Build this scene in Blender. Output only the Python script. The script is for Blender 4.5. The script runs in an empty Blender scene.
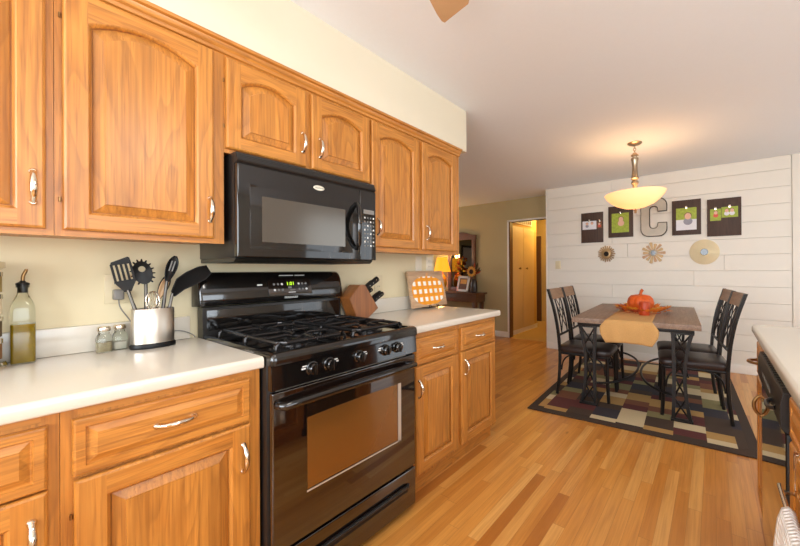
import bpy, bmesh, math, random
from mathutils import Vector, Matrix
R = math.radians
PI = math.pi
random.seed(7)
SC = bpy.context.scene
COL = SC.collection

# ------------------------------------------------------------------ camera
cam = bpy.data.cameras.new('camera')
camo = bpy.data.objects.new('camera', cam)
COL.objects.link(camo)
cam.sensor_width = 36.0
cam.lens = 350.04 / 800 * 36
cam.shift_x = (400 - 461.756) / 800
cam.shift_y = -(273 - 268.85) / 800
cam.clip_start = 0.02
fw = Vector((-0.58422534, 0.81158867, 0.00214293))
rt = Vector((0.81157124, 0.58422737, -0.00552201))
up = Vector((0.00573356, 0.00148696, 0.99998246))
camo.matrix_world = Matrix(((rt.x, up.x, -fw.x, 1.912), (rt.y, up.y, -fw.y, -0.5877), (rt.z, up.z, -fw.z, 1.223), (0, 0, 0, 1)))
SC.camera = camo

# ------------------------------------------------------------------ world, daylight, exposure
SC.view_settings.view_transform = 'Standard'
SC.view_settings.look = 'None'
SC.view_settings.gamma = 1.0
SC.view_settings.use_curve_mapping = False
SC.view_settings.exposure = 0.10
wd = bpy.data.worlds.new('world')
SC.world = wd
wd.use_nodes = True
_n = wd.node_tree
_sky = _n.nodes.new('ShaderNodeTexSky')
_sky.sky_type = 'HOSEK_WILKIE'
_sky.turbidity = 3.0
_sky.sun_direction = (0.5, -0.5, 0.7)
_n.links.new(_sky.outputs[0], _n.nodes['Background'].inputs[0])
_n.nodes['Background'].inputs[1].default_value = 1.0


def area(name, loc, target, sx, sy, power, color):
    l = bpy.data.lights.new(name, 'AREA')
    l.shape = 'RECTANGLE'
    l.size = sx
    l.size_y = sy
    l.energy = power
    l.color = color
    o = bpy.data.objects.new(name, l)
    COL.objects.link(o)
    o.location = loc
    o.rotation_euler = (Vector(target) - Vector(loc)).to_track_quat('-Z', 'Y').to_euler()
    return o


# soft fill lamps added at unseen windows; only the patio door is daylight
area('fill_behind', (1.6, -2.86, 1.6), (1.4, 2.0, 1.95), 2.6, 1.3, 128, (0.86, 0.93, 1.0))  # added soft fill from behind, in place of bounced flash
area('fill_kitchen_side', (4.1, -0.6, 1.55), (0.0, 0.0, 1.2), 2.2, 1.2, 58, (0.86, 0.93, 1.0))  # added side fill that evens out the kitchen light
area('daylight_patio_door', (4.1, 3.3, 1.1), (0.0, 2.6, 0.9), 1.6, 2.0, 24, (0.88, 0.94, 1.0))


area('fill_living', (-4.93, 2.7, 1.45), (-1.0, 3.8, 1.3), 1.6, 1.3, 26, (0.98, 0.98, 1.0))  # added fill to brighten the tan living room wall


def point(name, loc, power, color, r=0.05):
    l = bpy.data.lights.new(name, 'POINT')
    l.energy = power
    l.color = color
    l.shadow_soft_size = r
    o = bpy.data.objects.new(name, l)
    COL.objects.link(o)
    o.location = loc
    return o


point('fan_fill_light', (1.305, -0.045, 1.9), 8.5, (1.0, 0.97, 0.92), 0.12)  # added kitchen fill under the fan, in place of bounced flash
point('pendant_bulb_light', (1.285, 3.21, 2.02), 6.5, (1.0, 0.62, 0.34), 0.07)
point('table_lamp_bulb_light', (-2.38, 4.72, 1.5), 9, (1.0, 0.58, 0.16), 0.05)
point('hall_ceiling_bulb_light', (-0.75, 6.3, 2.3), 20, (1.0, 0.66, 0.2), 0.08)


# ------------------------------------------------------------------ material helpers
def newmat(name):
    m = bpy.data.materials.new(name)
    m.use_nodes = True
    nt = m.node_tree
    return m, nt, nt.nodes['Principled BSDF']


def srgb(r, g, b):
    f = lambda c: (c / 255 / 12.92) if c / 255 <= 0.04045 else ((c / 255 + 0.055) / 1.055) ** 2.4
    return (f(r), f(g), f(b), 1.0)


def plain(name, col, rough=0.5, metal=0.0, noise=0.04, scale=30, coat=0.0, bump=0.0, spec=0.5):
    m, nt, p = newmat(name)
    p.inputs['Roughness'].default_value = rough
    p.inputs['Metallic'].default_value = metal
    p.inputs['Coat Weight'].default_value = coat
    p.inputs['Specular IOR Level'].default_value = spec
    tc = nt.nodes.new('ShaderNodeTexCoord')
    nz = nt.nodes.new('ShaderNodeTexNoise')
    nz.inputs['Scale'].default_value = scale
    nz.inputs['Detail'].default_value = 4
    nt.links.new(tc.outputs['Object'], nz.inputs['Vector'])
    mx = nt.nodes.new('ShaderNodeMix')
    mx.data_type = 'RGBA'
    mx.inputs['A'].default_value = tuple(max(0, c * (1 - noise)) for c in col[:3]) + (1,)
    mx.inputs['B'].default_value = tuple(min(1, c * (1 + noise)) for c in col[:3]) + (1,)
    nt.links.new(nz.outputs['Fac'], mx.inputs['Factor'])
    nt.links.new(mx.outputs['Result'], p.inputs['Base Color'])
    if bump:
        b = nt.nodes.new('ShaderNodeBump')
        b.inputs['Strength'].default_value = bump
        b.inputs['Distance'].default_value = 0.002
        nt.links.new(nz.outputs['Fac'], b.inputs['Height'])
        nt.links.new(b.outputs['Normal'], p.inputs['Normal'])
    return m


def ramp(nt, stops):
    r = nt.nodes.new('ShaderNodeValToRGB')
    e = r.color_ramp.elements
    while len(e) < len(stops):
        e.new(0.5)
    for i, (pos, c) in enumerate(stops):
        e[i].position = pos
        e[i].color = c
    return r


def math_node(nt, op, a, b=None):
    n = nt.nodes.new('ShaderNodeMath')
    n.operation = op
    for i, v in enumerate((a, b)):
        if v is None:
            continue
        if isinstance(v, (int, float)):
            n.inputs[i].default_value = v
        else:
            nt.links.new(v, n.inputs[i])
    return n.outputs[0]


def mixc(nt, fac, a, b, mode='MIX'):
    n = nt.nodes.new('ShaderNodeMix')
    n.data_type = 'RGBA'
    n.blend_type = mode
    for k, v in (('Factor', fac), ('A', a), ('B', b)):
        if isinstance(v, (int, float, tuple)):
            n.inputs[k].default_value = v
        else:
            nt.links.new(v, n.inputs[k])
    return n.outputs['Result']


def oak(name, axis, light, mid, dark, rough=0.4, boards=0.0, lines=1.0, coat=0.3):
    """varnished oak; grain runs along the local axis"""
    m, nt, p = newmat(name)
    tc = nt.nodes.new('ShaderNodeTexCoord')
    oi = nt.nodes.new('ShaderNodeObjectInfo')
    off = nt.nodes.new('ShaderNodeVectorMath')
    off.operation = 'SCALE'
    off.inputs[0].default_value = (3.1, 7.3, 5.7)
    nt.links.new(oi.outputs['Random'], off.inputs['Scale'])
    add = nt.nodes.new('ShaderNodeVectorMath')
    add.operation = 'ADD'
    nt.links.new(tc.outputs['Object'], add.inputs[0])
    nt.links.new(off.outputs[0], add.inputs[1])

    def mapped(al, ac):
        mp = nt.nodes.new('ShaderNodeMapping')
        mp.inputs['Scale'].default_value = tuple(al if 'XYZ'[i] == axis else ac for i in range(3))
        nt.links.new(add.outputs[0], mp.inputs['Vector'])
        return mp.outputs[0]

    def noise(vec, sc, det=3, dist=0.0):
        n = nt.nodes.new('ShaderNodeTexNoise')
        n.inputs['Scale'].default_value = sc
        n.inputs['Detail'].default_value = det
        n.inputs['Distortion'].default_value = dist
        nt.links.new(vec, n.inputs['Vector'])
        return n.outputs['Fac']
    base = noise(mapped(1.0, 9.0), 2.2, 4)
    cr = ramp(nt, [(0.25, mid), (0.5, light), (0.8, mid)])
    nt.links.new(base, cr.inputs[0])
    # cathedral grain: contour lines of a stretched noise
    cont = noise(mapped(0.9, 5.5), 1.25, 2, 0.25)
    fr = math_node(nt, 'FRACT', math_node(nt, 'MULTIPLY', cont, 11.0))
    lr = ramp(nt, [(0.0, (0, 0, 0, 1)), (0.45, (0.08, 0.08, 0.08, 1)), (0.9, (1, 1, 1, 1)), (1.0, (0, 0, 0, 1))])
    nt.links.new(fr, lr.inputs[0])
    lf = math_node(nt, 'MULTIPLY', lr.outputs[0], 0.26 * lines)
    c1 = mixc(nt, lf, cr.outputs[0], dark)
    fib = noise(mapped(2.2, 110.0), 1.0, 3)
    fbr = ramp(nt, [(0.35, (0, 0, 0, 1)), (0.75, (1, 1, 1, 1))])
    nt.links.new(fib, fbr.inputs[0])
    c1 = mixc(nt, math_node(nt, 'MULTIPLY', fbr.outputs[0], 0.42), c1, dark)
    # short open pores
    pores = noise(mapped(6.0, 170.0), 1.0, 2)
    pr = ramp(nt, [(0.56, (0, 0, 0, 1)), (0.7, (1, 1, 1, 1))])
    nt.links.new(pores, pr.inputs[0])
    c2 = mixc(nt, math_node(nt, 'MULTIPLY', pr.outputs[0], 0.35), c1, dark)
    if boards:
        sep = nt.nodes.new('ShaderNodeSeparateXYZ')
        nt.links.new(add.outputs[0], sep.inputs[0])
        ac = sep.outputs['Y' if axis != 'Y' else 'Z']
        wn = nt.nodes.new('ShaderNodeTexWhiteNoise')
        wn.noise_dimensions = '1D'
        nt.links.new(math_node(nt, 'FLOOR', math_node(nt, 'DIVIDE', ac, boards)), wn.inputs['W'])
        v = math_node(nt, 'ADD', math_node(nt, 'MULTIPLY', wn.outputs['Value'], 0.22), 0.88)
        hs = nt.nodes.new('ShaderNodeHueSaturation')
        nt.links.new(v, hs.inputs['Value'])
        nt.links.new(c2, hs.inputs['Color'])
        c2 = hs.outputs[0]
    nt.links.new(c2, p.inputs['Base Color'])
    p.inputs['Roughness'].default_value = rough
    p.inputs['Coat Weight'].default_value = coat
    p.inputs['Coat Roughness'].default_value = 0.36
    b = nt.nodes.new('ShaderNodeBump')
    b.inputs['Strength'].default_value = 0.12
    b.inputs['Distance'].default_value = 0.001
    nt.links.new(pores, b.inputs['Height'])
    nt.links.new(b.outputs['Normal'], p.inputs['Normal'])
    return m


L_, M_, D_ = srgb(206, 138, 58), srgb(190, 118, 40), srgb(104, 54, 14)
OAKV = oak('oak_vertical', 'Z', L_, M_, D_)
OAKH = oak('oak_horizontal', 'Y', L_, M_, D_)
OAKP = oak('oak_panel', 'Z', L_, M_, D_, boards=0.085)
OAKX = oak('oak_depth', 'X', L_, M_, D_)
TABLEWOOD = oak('grey_brown_oak', 'Y', srgb(158, 130, 108), srgb(140, 112, 92), srgb(96, 72, 56), rough=0.5, boards=0.16, coat=0.05)
CHAIRWOOD = oak('taupe_oak', 'Y', srgb(160, 122, 88), srgb(140, 104, 74), srgb(96, 68, 46), rough=0.45, coat=0.05)
DARKWOOD = oak('dark_brown_wood', 'Y', srgb(112, 70, 36), srgb(92, 54, 26), srgb(52, 28, 12), rough=0.45)
BOARDWOOD = oak('dark_board_wood', 'Z', srgb(80, 56, 42), srgb(66, 44, 32), srgb(38, 24, 18), rough=0.6, coat=0.0)
PALEWOOD = oak('weathered_board', 'Y', srgb(208, 172, 136), srgb(190, 152, 116), srgb(150, 112, 82), rough=0.6, coat=0.0, boards=0.09)
BLOCKWOOD = oak('walnut_block', 'Z', srgb(156, 94, 42), srgb(138, 78, 32), srgb(90, 46, 16), rough=0.4)
DOORWOOD = oak('brown_door', 'Z', srgb(120, 76, 30), srgb(104, 62, 24), srgb(72, 40, 14), rough=0.5)


def floor_mat():
    m, nt, p = newmat('oak_strip_floor')
    geo = nt.nodes.new('ShaderNodeTexCoord')
    sep = nt.nodes.new('ShaderNodeSeparateXYZ')
    nt.links.new(geo.outputs['Object'], sep.inputs[0])
    W, L = 0.058, 0.75
    xr = math_node(nt, 'DIVIDE', sep.outputs['X'], W)
    row = math_node(nt, 'FLOOR', xr)
    w1 = nt.nodes.new('ShaderNodeTexWhiteNoise')
    w1.noise_dimensions = '1D'
    nt.links.new(row, w1.inputs['W'])
    u = math_node(nt, 'ADD', math_node(nt, 'DIVIDE', sep.outputs['Y'], L), math_node(nt, 'MULTIPLY', w1.outputs['Value'], 7.3))
    colid = math_node(nt, 'FLOOR', u)
    cmb = nt.nodes.new('ShaderNodeCombineXYZ')
    nt.links.new(row, cmb.inputs['X'])
    nt.links.new(colid, cmb.inputs['Y'])
    w2 = nt.nodes.new('ShaderNodeTexWhiteNoise')
    w2.noise_dimensions = '2D'
    nt.links.new(cmb.outputs[0], w2.inputs['Vector'])
    cr = ramp(nt, [(0.0, srgb(178, 108, 40)), (0.1, srgb(202, 132, 56)), (0.6, srgb(216, 148, 68)), (0.88, srgb(220, 156, 78)), (1.0, srgb(228, 170, 94))])
    nt.links.new(w2.outputs['Value'], cr.inputs[0])
    # grain, shifted per board
    sh = nt.nodes.new('ShaderNodeVectorMath')
    sh.operation = 'MULTIPLY_ADD'
    sh.inputs[1].default_value = (9, 9, 9)
    nt.links.new(w2.outputs['Color'], sh.inputs[0])
    nt.links.new(geo.outputs['Object'], sh.inputs[2])
    mp = nt.nodes.new('ShaderNodeMapping')
    mp.inputs['Scale'].default_value = (14, 1.1, 1)
    nt.links.new(sh.outputs[0], mp.inputs[0])
    nz = nt.nodes.new('ShaderNodeTexNoise')
    nz.inputs['Scale'].default_value = 1.6
    nz.inputs['Detail'].default_value = 5
    nz.inputs['Distortion'].default_value = 0.5
    nt.links.new(mp.outputs[0], nz.inputs['Vector'])
    gr = ramp(nt, [(0.3, (0.78, 0.70, 0.60, 1)), (0.55, (1, 1, 1, 1))])
    nt.links.new(nz.outputs['Fac'], gr.inputs[0])
    c = mixc(nt, 0.75, cr.outputs[0], gr.outputs[0], 'MULTIPLY')
    mp3 = nt.nodes.new('ShaderNodeMapping')
    mp3.inputs['Scale'].default_value = (130, 3.5, 1)
    nt.links.new(sh.outputs[0], mp3.inputs[0])
    nf = nt.nodes.new('ShaderNodeTexNoise')
    nf.inputs['Scale'].default_value = 1.0
    nf.inputs['Detail'].default_value = 3
    nt.links.new(mp3.outputs[0], nf.inputs['Vector'])
    fr_ = ramp(nt, [(0.4, (0, 0, 0, 1)), (0.75, (1, 1, 1, 1))])
    nt.links.new(nf.outputs['Fac'], fr_.inputs[0])
    c = mixc(nt, math_node(nt, 'MULTIPLY', fr_.outputs[0], 0.3), c, srgb(150, 84, 32))
    # knots
    vo = nt.nodes.new('ShaderNodeTexVoronoi')
    vo.inputs['Scale'].default_value = 1.7
    mp2 = nt.nodes.new('ShaderNodeMapping')
    mp2.inputs['Scale'].default_value = (2.4, 0.9, 1)
    nt.links.new(sh.outputs[0], mp2.inputs[0])
    nt.links.new(mp2.outputs[0], vo.inputs['Vector'])
    kr = ramp(nt, [(0.0, (1, 1, 1, 1)), (0.05, (0, 0, 0, 1))])
    nt.links.new(vo.outputs['Distance'], kr.inputs[0])
    c = mixc(nt, math_node(nt, 'MULTIPLY', kr.outputs[0], 0.6), c, srgb(110, 58, 22))
    # thin joints
    fx = math_node(nt, 'FRACT', xr)
    fu = math_node(nt, 'FRACT', u)
    g1 = math_node(nt, 'LESS_THAN', fx, 0.022)
    g2 = math_node(nt, 'LESS_THAN', fu, 0.0025)
    g = math_node(nt, 'MAXIMUM', g1, g2)
    c = mixc(nt, math_node(nt, 'MULTIPLY', g, 0.5), c, srgb(120, 66, 28))
    nt.links.new(c, p.inputs['Base Color'])
    p.inputs['Roughness'].default_value = 0.3
    p.inputs['Coat Weight'].default_value = 0.2
    p.inputs['Coat Roughness'].default_value = 0.18
    return m


FLOOR = floor_mat()
WALLC = plain('cream_wall_paint', srgb(229, 216, 180), 0.75, noise=0.015, scale=8)
SOFF = plain('cream_soffit_paint', srgb(224, 215, 192), 0.75, noise=0.015, scale=8)
TAN = plain('tan_wall_paint', srgb(188, 172, 130), 0.8, noise=0.02, scale=6)
YEL = plain('hall_wall_paint', srgb(214, 178, 108), 0.8, noise=0.02, scale=6)
CEIL = plain('white_ceiling_paint', srgb(236, 239, 242), 0.9, noise=0.015, scale=60, bump=0.05)
SHIP = plain('white_shiplap_paint', srgb(232, 226, 214), 0.5, noise=0.02, scale=5)
TRIM = plain('white_trim_paint', srgb(238, 232, 222), 0.4, noise=0.01)
CARPET = plain('tan_carpet', srgb(196, 160, 96), 0.95, noise=0.12, scale=220, bump=0.3)
COUNTER = plain('cream_laminate', srgb(216, 208, 193), 0.2, noise=0.03, scale=260, coat=0.3)
BLACKGL = plain('gloss_black', srgb(16, 14, 13), 0.09, noise=0.02, coat=0.5)
GLASSBLK = plain('black_glass', srgb(20, 12, 9), 0.05, noise=0.01, coat=1.0, spec=0.9)
OVENWIN = plain('oven_window_reflection', srgb(140, 98, 46), 0.2, metal=0.65, noise=0.02, coat=0.5)  # orange base colour paints the floor's reflection into the glass
MICROWIN = plain('mesh_microwave_window', srgb(108, 103, 96), 0.16, metal=0.7, noise=0.05, scale=300)
SATBLK = plain('satin_black', srgb(30, 28, 27), 0.32, noise=0.05, scale=80)
GREYBLK = plain('dark_grey_metal', srgb(66, 64, 58), 0.3, metal=0.6, noise=0.04, scale=60)
VENTBLK = plain('vent_black', srgb(12, 11, 11), 0.6, noise=0.05)
IRON = plain('black_iron', srgb(44, 41, 40), 0.2, metal=0.5, noise=0.08, scale=90)
WROUGHT = plain('wrought_black_metal', srgb(24, 20, 18), 0.4, metal=0.3, noise=0.06, scale=70)
LEATHER = plain('dark_brown_leather', srgb(46, 34, 31), 0.38, noise=0.1, scale=120, bump=0.15)
CHROME = plain('polished_nickel', srgb(222, 212, 196), 0.14, metal=1.0, noise=0.02)
BRONZE = plain('aged_brass', srgb(150, 118, 78), 0.3, metal=1.0, noise=0.06)
BNICKEL = plain('brushed_nickel', srgb(178, 160, 136), 0.28, metal=1.0, noise=0.06, scale=60)
ALU = plain('alu_strip', srgb(190, 178, 162), 0.3, metal=0.3, noise=0.03)
BLKPLA = plain('black_nylon', srgb(15, 14, 14), 0.42, noise=0.05, spec=0.3)
GREYPLA = plain('grey_plastic', srgb(132, 128, 122), 0.45, noise=0.05)
WHITEPLA = plain('white_plastic', srgb(236, 228, 208), 0.4, noise=0.01)
ALMOND = plain('almond_plastic', srgb(222, 208, 172), 0.4, noise=0.01)
WHITEINK = plain('white_print', srgb(225, 225, 220), 0.5, noise=0.0)
GREYINK = plain('grey_print', srgb(120, 120, 116), 0.5, noise=0.0)
BURLAP = plain('burlap', srgb(204, 158, 98), 0.9, noise=0.22, scale=240, bump=0.4)
ORANGE = plain('orange_pumpkin', srgb(214, 92, 24), 0.45, noise=0.3, scale=70, bump=0.8)
STEMOR = plain('orange_stem', srgb(196, 92, 30), 0.6, noise=0.2)
CANDLE = plain('rust_candle', srgb(186, 66, 18), 0.45, noise=0.06, scale=20)
LEAFO = plain('leaf_orange', srgb(224, 118, 28), 0.7, noise=0.25, scale=40)
LEAFY = plain('leaf_amber', srgb(226, 152, 40), 0.7, noise=0.25, scale=40)
LEAFR = plain('leaf_rust', srgb(176, 66, 24), 0.7, noise=0.25, scale=40)
GALV = plain('galvanised_sheet', srgb(180, 172, 158), 0.5, metal=0.3, noise=0.16, scale=14)
DARKEDGE = plain('dark_edge', srgb(84, 76, 66), 0.5, metal=0.3, noise=0.1)
MIRROR = plain('mirror_glass', srgb(150, 150, 142), 0.03, metal=1.0, noise=0.0)
DARKMIR = plain('smoked_mirror_glass', srgb(44, 40, 38), 0.08, noise=0.0)
GOLDLEAF = plain('champagne_gilt', srgb(170, 138, 94), 0.4, metal=0.4, noise=0.12, scale=60)
CREAMDISC = plain('cream_gilt', srgb(222, 206, 168), 0.45, metal=0.2, noise=0.05, scale=40)
TOWEL = plain('white_towel', srgb(238, 236, 234), 0.95, noise=0.03, scale=160)
_t = TOWEL.node_tree
_c = _t.nodes.new('ShaderNodeTexCoord')
_s = _t.nodes.new('ShaderNodeSeparateXYZ')
_t.links.new(_c.outputs['Object'], _s.inputs[0])
_wa = math_node(_t, 'SINE', math_node(_t, 'MULTIPLY', _s.outputs['Y'], 520.0))
_wb = math_node(_t, 'SINE', math_node(_t, 'MULTIPLY', _s.outputs['Z'], 420.0))
_b = _t.nodes.new('ShaderNodeBump')
_b.inputs['Strength'].default_value = 0.45
_b.inputs['Distance'].default_value = 0.004
_t.links.new(math_node(_t, 'ADD', _wa, _wb), _b.inputs['Height'])
_t.links.new(_b.outputs['Normal'], _t.nodes['Principled BSDF'].inputs['Normal'])
TRUNKBL = plain('fan_blade_wood', srgb(196, 160, 120), 0.5, noise=0.1, scale=14)
GRASS = plain('lawn', srgb(96, 140, 60), 0.9, noise=0.3, scale=30)
HEDGE = plain('hedge_leaves', srgb(70, 120, 46), 0.8, noise=0.5, scale=12)
SPICE = [plain('spice_%d' % i, c, 0.7, noise=0.15, scale=60) for i, c in enumerate((srgb(214, 196, 160), srgb(122, 84, 44), srgb(150, 128, 70), srgb(90, 74, 48), srgb(216, 208, 190)))]
SALT = plain('salt', srgb(232, 226, 212), 0.8, noise=0.05, scale=300)
PEPPER = plain('ground_pepper', srgb(176, 160, 128), 0.8, noise=0.5, scale=400)


def brushed():
    m, nt, p = newmat('brushed_stainless')
    p.inputs['Metallic'].default_value = 1.0
    p.inputs['Base Color'].default_value = srgb(196, 186, 172)
    p.inputs['Roughness'].default_value = 0.3
    p.inputs['Anisotropic'].default_value = 0.6
    tc = nt.nodes.new('ShaderNodeTexCoord')
    mp = nt.nodes.new('ShaderNodeMapping')
    mp.inputs['Scale'].default_value = (4, 4, 400)
    nz = nt.nodes.new('ShaderNodeTexNoise')
    nz.inputs['Scale'].default_value = 3
    nt.links.new(tc.outputs['Object'], mp.inputs[0])
    nt.links.new(mp.outputs[0], nz.inputs['Vector'])
    b = nt.nodes.new('ShaderNodeBump')
    b.inputs['Strength'].default_value = 0.15
    b.inputs['Distance'].default_value = 0.0005
    nt.links.new(nz.outputs['Fac'], b.inputs['Height'])
    nt.links.new(b.outputs['Normal'], p.inputs['Normal'])
    return m


STEEL = brushed()


def glass(name, col, rough=0.02, ior=1.45):
    m, nt, p = newmat(name)
    p.inputs['Base Color'].default_value = col
    p.inputs['Transmission Weight'].default_value = 1.0
    p.inputs['Roughness'].default_value = rough
    p.inputs['IOR'].default_value = ior
    return m


CLEAR = glass('clear_glass', srgb(244, 248, 240))
PANE = glass('window_glass', srgb(250, 252, 250), 0.0, 1.01)
OIL = plain('olive_oil', srgb(168, 136, 4), 0.15, noise=0.05, scale=20, coat=0.6)


def glow(name, col, strength):
    m, nt, p = newmat(name)
    p.inputs['Base Color'].default_value = col
    p.inputs['Emission Color'].default_value = col
    p.inputs['Emission Strength'].default_value = strength
    p.inputs['Roughness'].default_value = 0.35
    return m


BOWLGLOW = glow('lit_alabaster_glass', srgb(255, 196, 110), 0.55)
SHADEGLOW = glow('lit_amber_shade', srgb(255, 172, 40), 1.0)
CLOCKGLOW = glow('green_clock_digits', srgb(170, 220, 40), 1.6)
BULBGLOW = glow('lit_globe', srgb(255, 240, 214), 2.0)


def bowl_mat():
    """alabaster glass lit by the bulbs that sit inside it"""
    m, nt, p = newmat('alabaster_bowl_glass')
    p.inputs['Base Color'].default_value = srgb(250, 232, 204)
    p.inputs['Roughness'].default_value = 0.3
    p.inputs['Subsurface Weight'].default_value = 0.0
    tr = nt.nodes.new('ShaderNodeBsdfTranslucent')
    tr.inputs['Color'].default_value = srgb(255, 236, 205)
    mx = nt.nodes.new('ShaderNodeMixShader')
    mx.inputs[0].default_value = 0.3
    p.inputs['Emission Color'].default_value = srgb(255, 188, 116)
    p.inputs['Emission Strength'].default_value = 0.6
    out = nt.nodes['Material Output']
    nt.links.new(p.outputs[0], mx.inputs[1])
    nt.links.new(tr.outputs[0], mx.inputs[2])
    nt.links.new(mx.outputs[0], out.inputs['Surface'])
    return m


BOWL = bowl_mat()


def gingham():
    m, nt, p = newmat('orange_gingham_paint')
    tc = nt.nodes.new('ShaderNodeTexCoord')
    sep = nt.nodes.new('ShaderNodeSeparateXYZ')
    nt.links.new(tc.outputs['Object'], sep.inputs[0])
    P = 0.060
    fy = math_node(nt, 'FRACT', math_node(nt, 'DIVIDE', math_node(nt, 'ADD', sep.outputs['Y'], 5.0), P))
    fz = math_node(nt, 'FRACT', math_node(nt, 'DIVIDE', math_node(nt, 'ADD', sep.outputs['Z'], 5.012), P))
    a = math_node(nt, 'GREATER_THAN', fy, 0.46)
    b = math_node(nt, 'GREATER_THAN', fz, 0.46)
    both = math_node(nt, 'MULTIPLY', a, b)
    anyy = math_node(nt, 'MAXIMUM', a, b)
    c = mixc(nt, anyy, srgb(240, 150, 16), srgb(243, 158, 24))
    c = mixc(nt, both, c, srgb(252, 246, 236))
    nt.links.new(c, p.inputs['Base Color'])
    p.inputs['Roughness'].default_value = 0.5
    return m


GING = gingham()


# ------------------------------------------------------------------ mesh builder
class MB:
    def __init__(s):
        s.bm = bmesh.new()
        s.mats = []

    def mi(s, m):
        if m not in s.mats:
            s.mats.append(m)
        return s.mats.index(m)

    def merge(s, t, m):
        i = s.mi(m) if m else None
        mp = {}
        for v in t.verts:
            mp[v] = s.bm.verts.new(v.co)
        for f in t.faces:
            try:
                nf = s.bm.faces.new([mp[v] for v in f.verts])
                nf.material_index = i if i is not None else f.material_index
            except ValueError:
                pass
        t.free()

    def box(s, a, b, m, bev=0.0, seg=2, mat=None):
        t = bmesh.new()
        bmesh.ops.create_cube(t, size=1.0)
        c = [(a[i] + b[i]) / 2 for i in range(3)]
        d = [abs(b[i] - a[i]) for i in range(3)]
        for v in t.verts:
            v.co = Vector((c[0] + v.co.x * d[0], c[1] + v.co.y * d[1], c[2] + v.co.z * d[2]))
        if bev:
            bmesh.ops.bevel(t, geom=t.edges[:], offset=min(bev, min(d) * 0.49), segments=seg, affect='EDGES', profile=0.6)
        if mat is not None:
            bmesh.ops.transform(t, matrix=mat, verts=t.verts[:])
        s.merge(t, m)
        return s

    def tube(s, pts, r, m, n=10, closed=False):
        pts = [Vector(p) for p in pts]
        k = len(pts)
        rs = r if isinstance(r, (list, tuple)) else [r] * k
        i0 = s.mi(m)
        rings = []
        prev = None
        for i, p in enumerate(pts):
            if closed:
                d = (pts[(i + 1) % k] - pts[i - 1])
            else:
                d = pts[min(i + 1, k - 1)] - pts[max(i - 1, 0)]
            if d.length < 1e-9:
                d = Vector((0, 0, 1))
            d.normalize()
            if prev is None:
                a = Vector((0, 0, 1)) if abs(d.z) < 0.9 else Vector((1, 0, 0))
                x = d.cross(a).normalized()
            else:
                x = (prev - d * prev.dot(d))
                x = x.normalized() if x.length > 1e-6 else d.orthogonal().normalized()
            prev = x
            y = d.cross(x)
            rings.append([s.bm.verts.new(p + (x * math.cos(2 * PI * j / n) + y * math.sin(2 * PI * j / n)) * rs[i]) for j in range(n)])
        rng = range(k if closed else k - 1)
        for i in rng:
            A, B = rings[i], rings[(i + 1) % k]
            for j in range(n):
                f = s.bm.faces.new((A[j], A[(j + 1) % n], B[(j + 1) % n], B[j]))
                f.material_index = i0
        if not closed:
            for ring in (rings[0], rings[-1]):
                f = s.bm.faces.new(ring)
                f.material_index = i0
        return s

    def lathe(s, prof, m, o=(0, 0, 0), n=28, sx=1.0, sy=1.0, axis='z', fn=None):
        """prof: (radius, height) pairs; a radius of 0 closes the end"""
        i0 = s.mi(m)
        o = Vector(o)
        rings = []

        def place(x, y, h):
            if axis == 'z':
                return o + Vector((x, y, h))
            if axis == 'x':
                return o + Vector((h, x, y))
            if axis == '-y':
                return o + Vector((x, -h, y))
            return o + Vector((x, h, y))
        for r, h in prof:
            if r <= 1e-6:
                rings.append([s.bm.verts.new(place(0, 0, h))])
            else:
                ring = []
                for j in range(n):
                    a = 2 * PI * j / n
                    k = fn(a, r, h) if fn else 1.0
                    ring.append(s.bm.verts.new(place(r * k * sx * math.cos(a), r * k * sy * math.sin(a), h)))
                rings.append(ring)
        for A, B in zip(rings, rings[1:]):
            if len(A) == 1 and len(B) == 1:
                continue
            for j in range(n):
                if len(A) == 1:
                    vs = (A[0], B[(j + 1) % n], B[j])
                elif len(B) == 1:
                    vs = (A[j], A[(j + 1) % n], B[0])
                else:
                    vs = (A[j], A[(j + 1) % n], B[(j + 1) % n], B[j])
                f = s.bm.faces.new(vs)
                f.material_index = i0
        return s

    def prism(s, poly, a, b, m, axis='x', bev=0.0):
        """extrude a 2-D outline between a and b along an axis"""
        t = bmesh.new()

        def P(u, v, h):
            return {'x': (h, u, v), 'y': (u, h, v), 'z': (u, v, h)}[axis]
        A = [t.verts.new(P(u, v, a)) for u, v in poly]
        B = [t.verts.new(P(u, v, b)) for u, v in poly]
        k = len(poly)
        for j in range(k):
            t.faces.new((A[j], A[(j + 1) % k], B[(j + 1) % k], B[j]))
        t.faces.new(A[::-1])
        t.faces.new(B)
        if bev:
            bmesh.ops.bevel(t, geom=t.edges[:], offset=bev, segments=2, affect='EDGES')
        s.merge(t, m)
        return s

    def loops(s, loops, m, cap0=True, cap1=True, closed=True):
        i0 = s.mi(m)
        rings = [[s.bm.verts.new(p) for p in lp] for lp in loops]
        for A, B in zip(rings, rings[1:]):
            k = len(A)
            for j in range(k if closed else k - 1):
                f = s.bm.faces.new((A[j], A[(j + 1) % k], B[(j + 1) % k], B[j]))
                f.material_index = i0
        if cap0:
            f = s.bm.faces.new(rings[0][::-1])
            f.material_index = i0
        if cap1:
            f = s.bm.faces.new(rings[-1])
            f.material_index = i0
        return rings

    def sheet(s, grid, m, th=0.0):
        i0 = s.mi(m)
        vs = [[s.bm.verts.new(p) for p in row] for row in grid]
        for a, b in zip(vs, vs[1:]):
            for j in range(len(a) - 1):
                f = s.bm.faces.new((a[j], a[j + 1], b[j + 1], b[j]))
                f.material_index = i0
        return s

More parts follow.
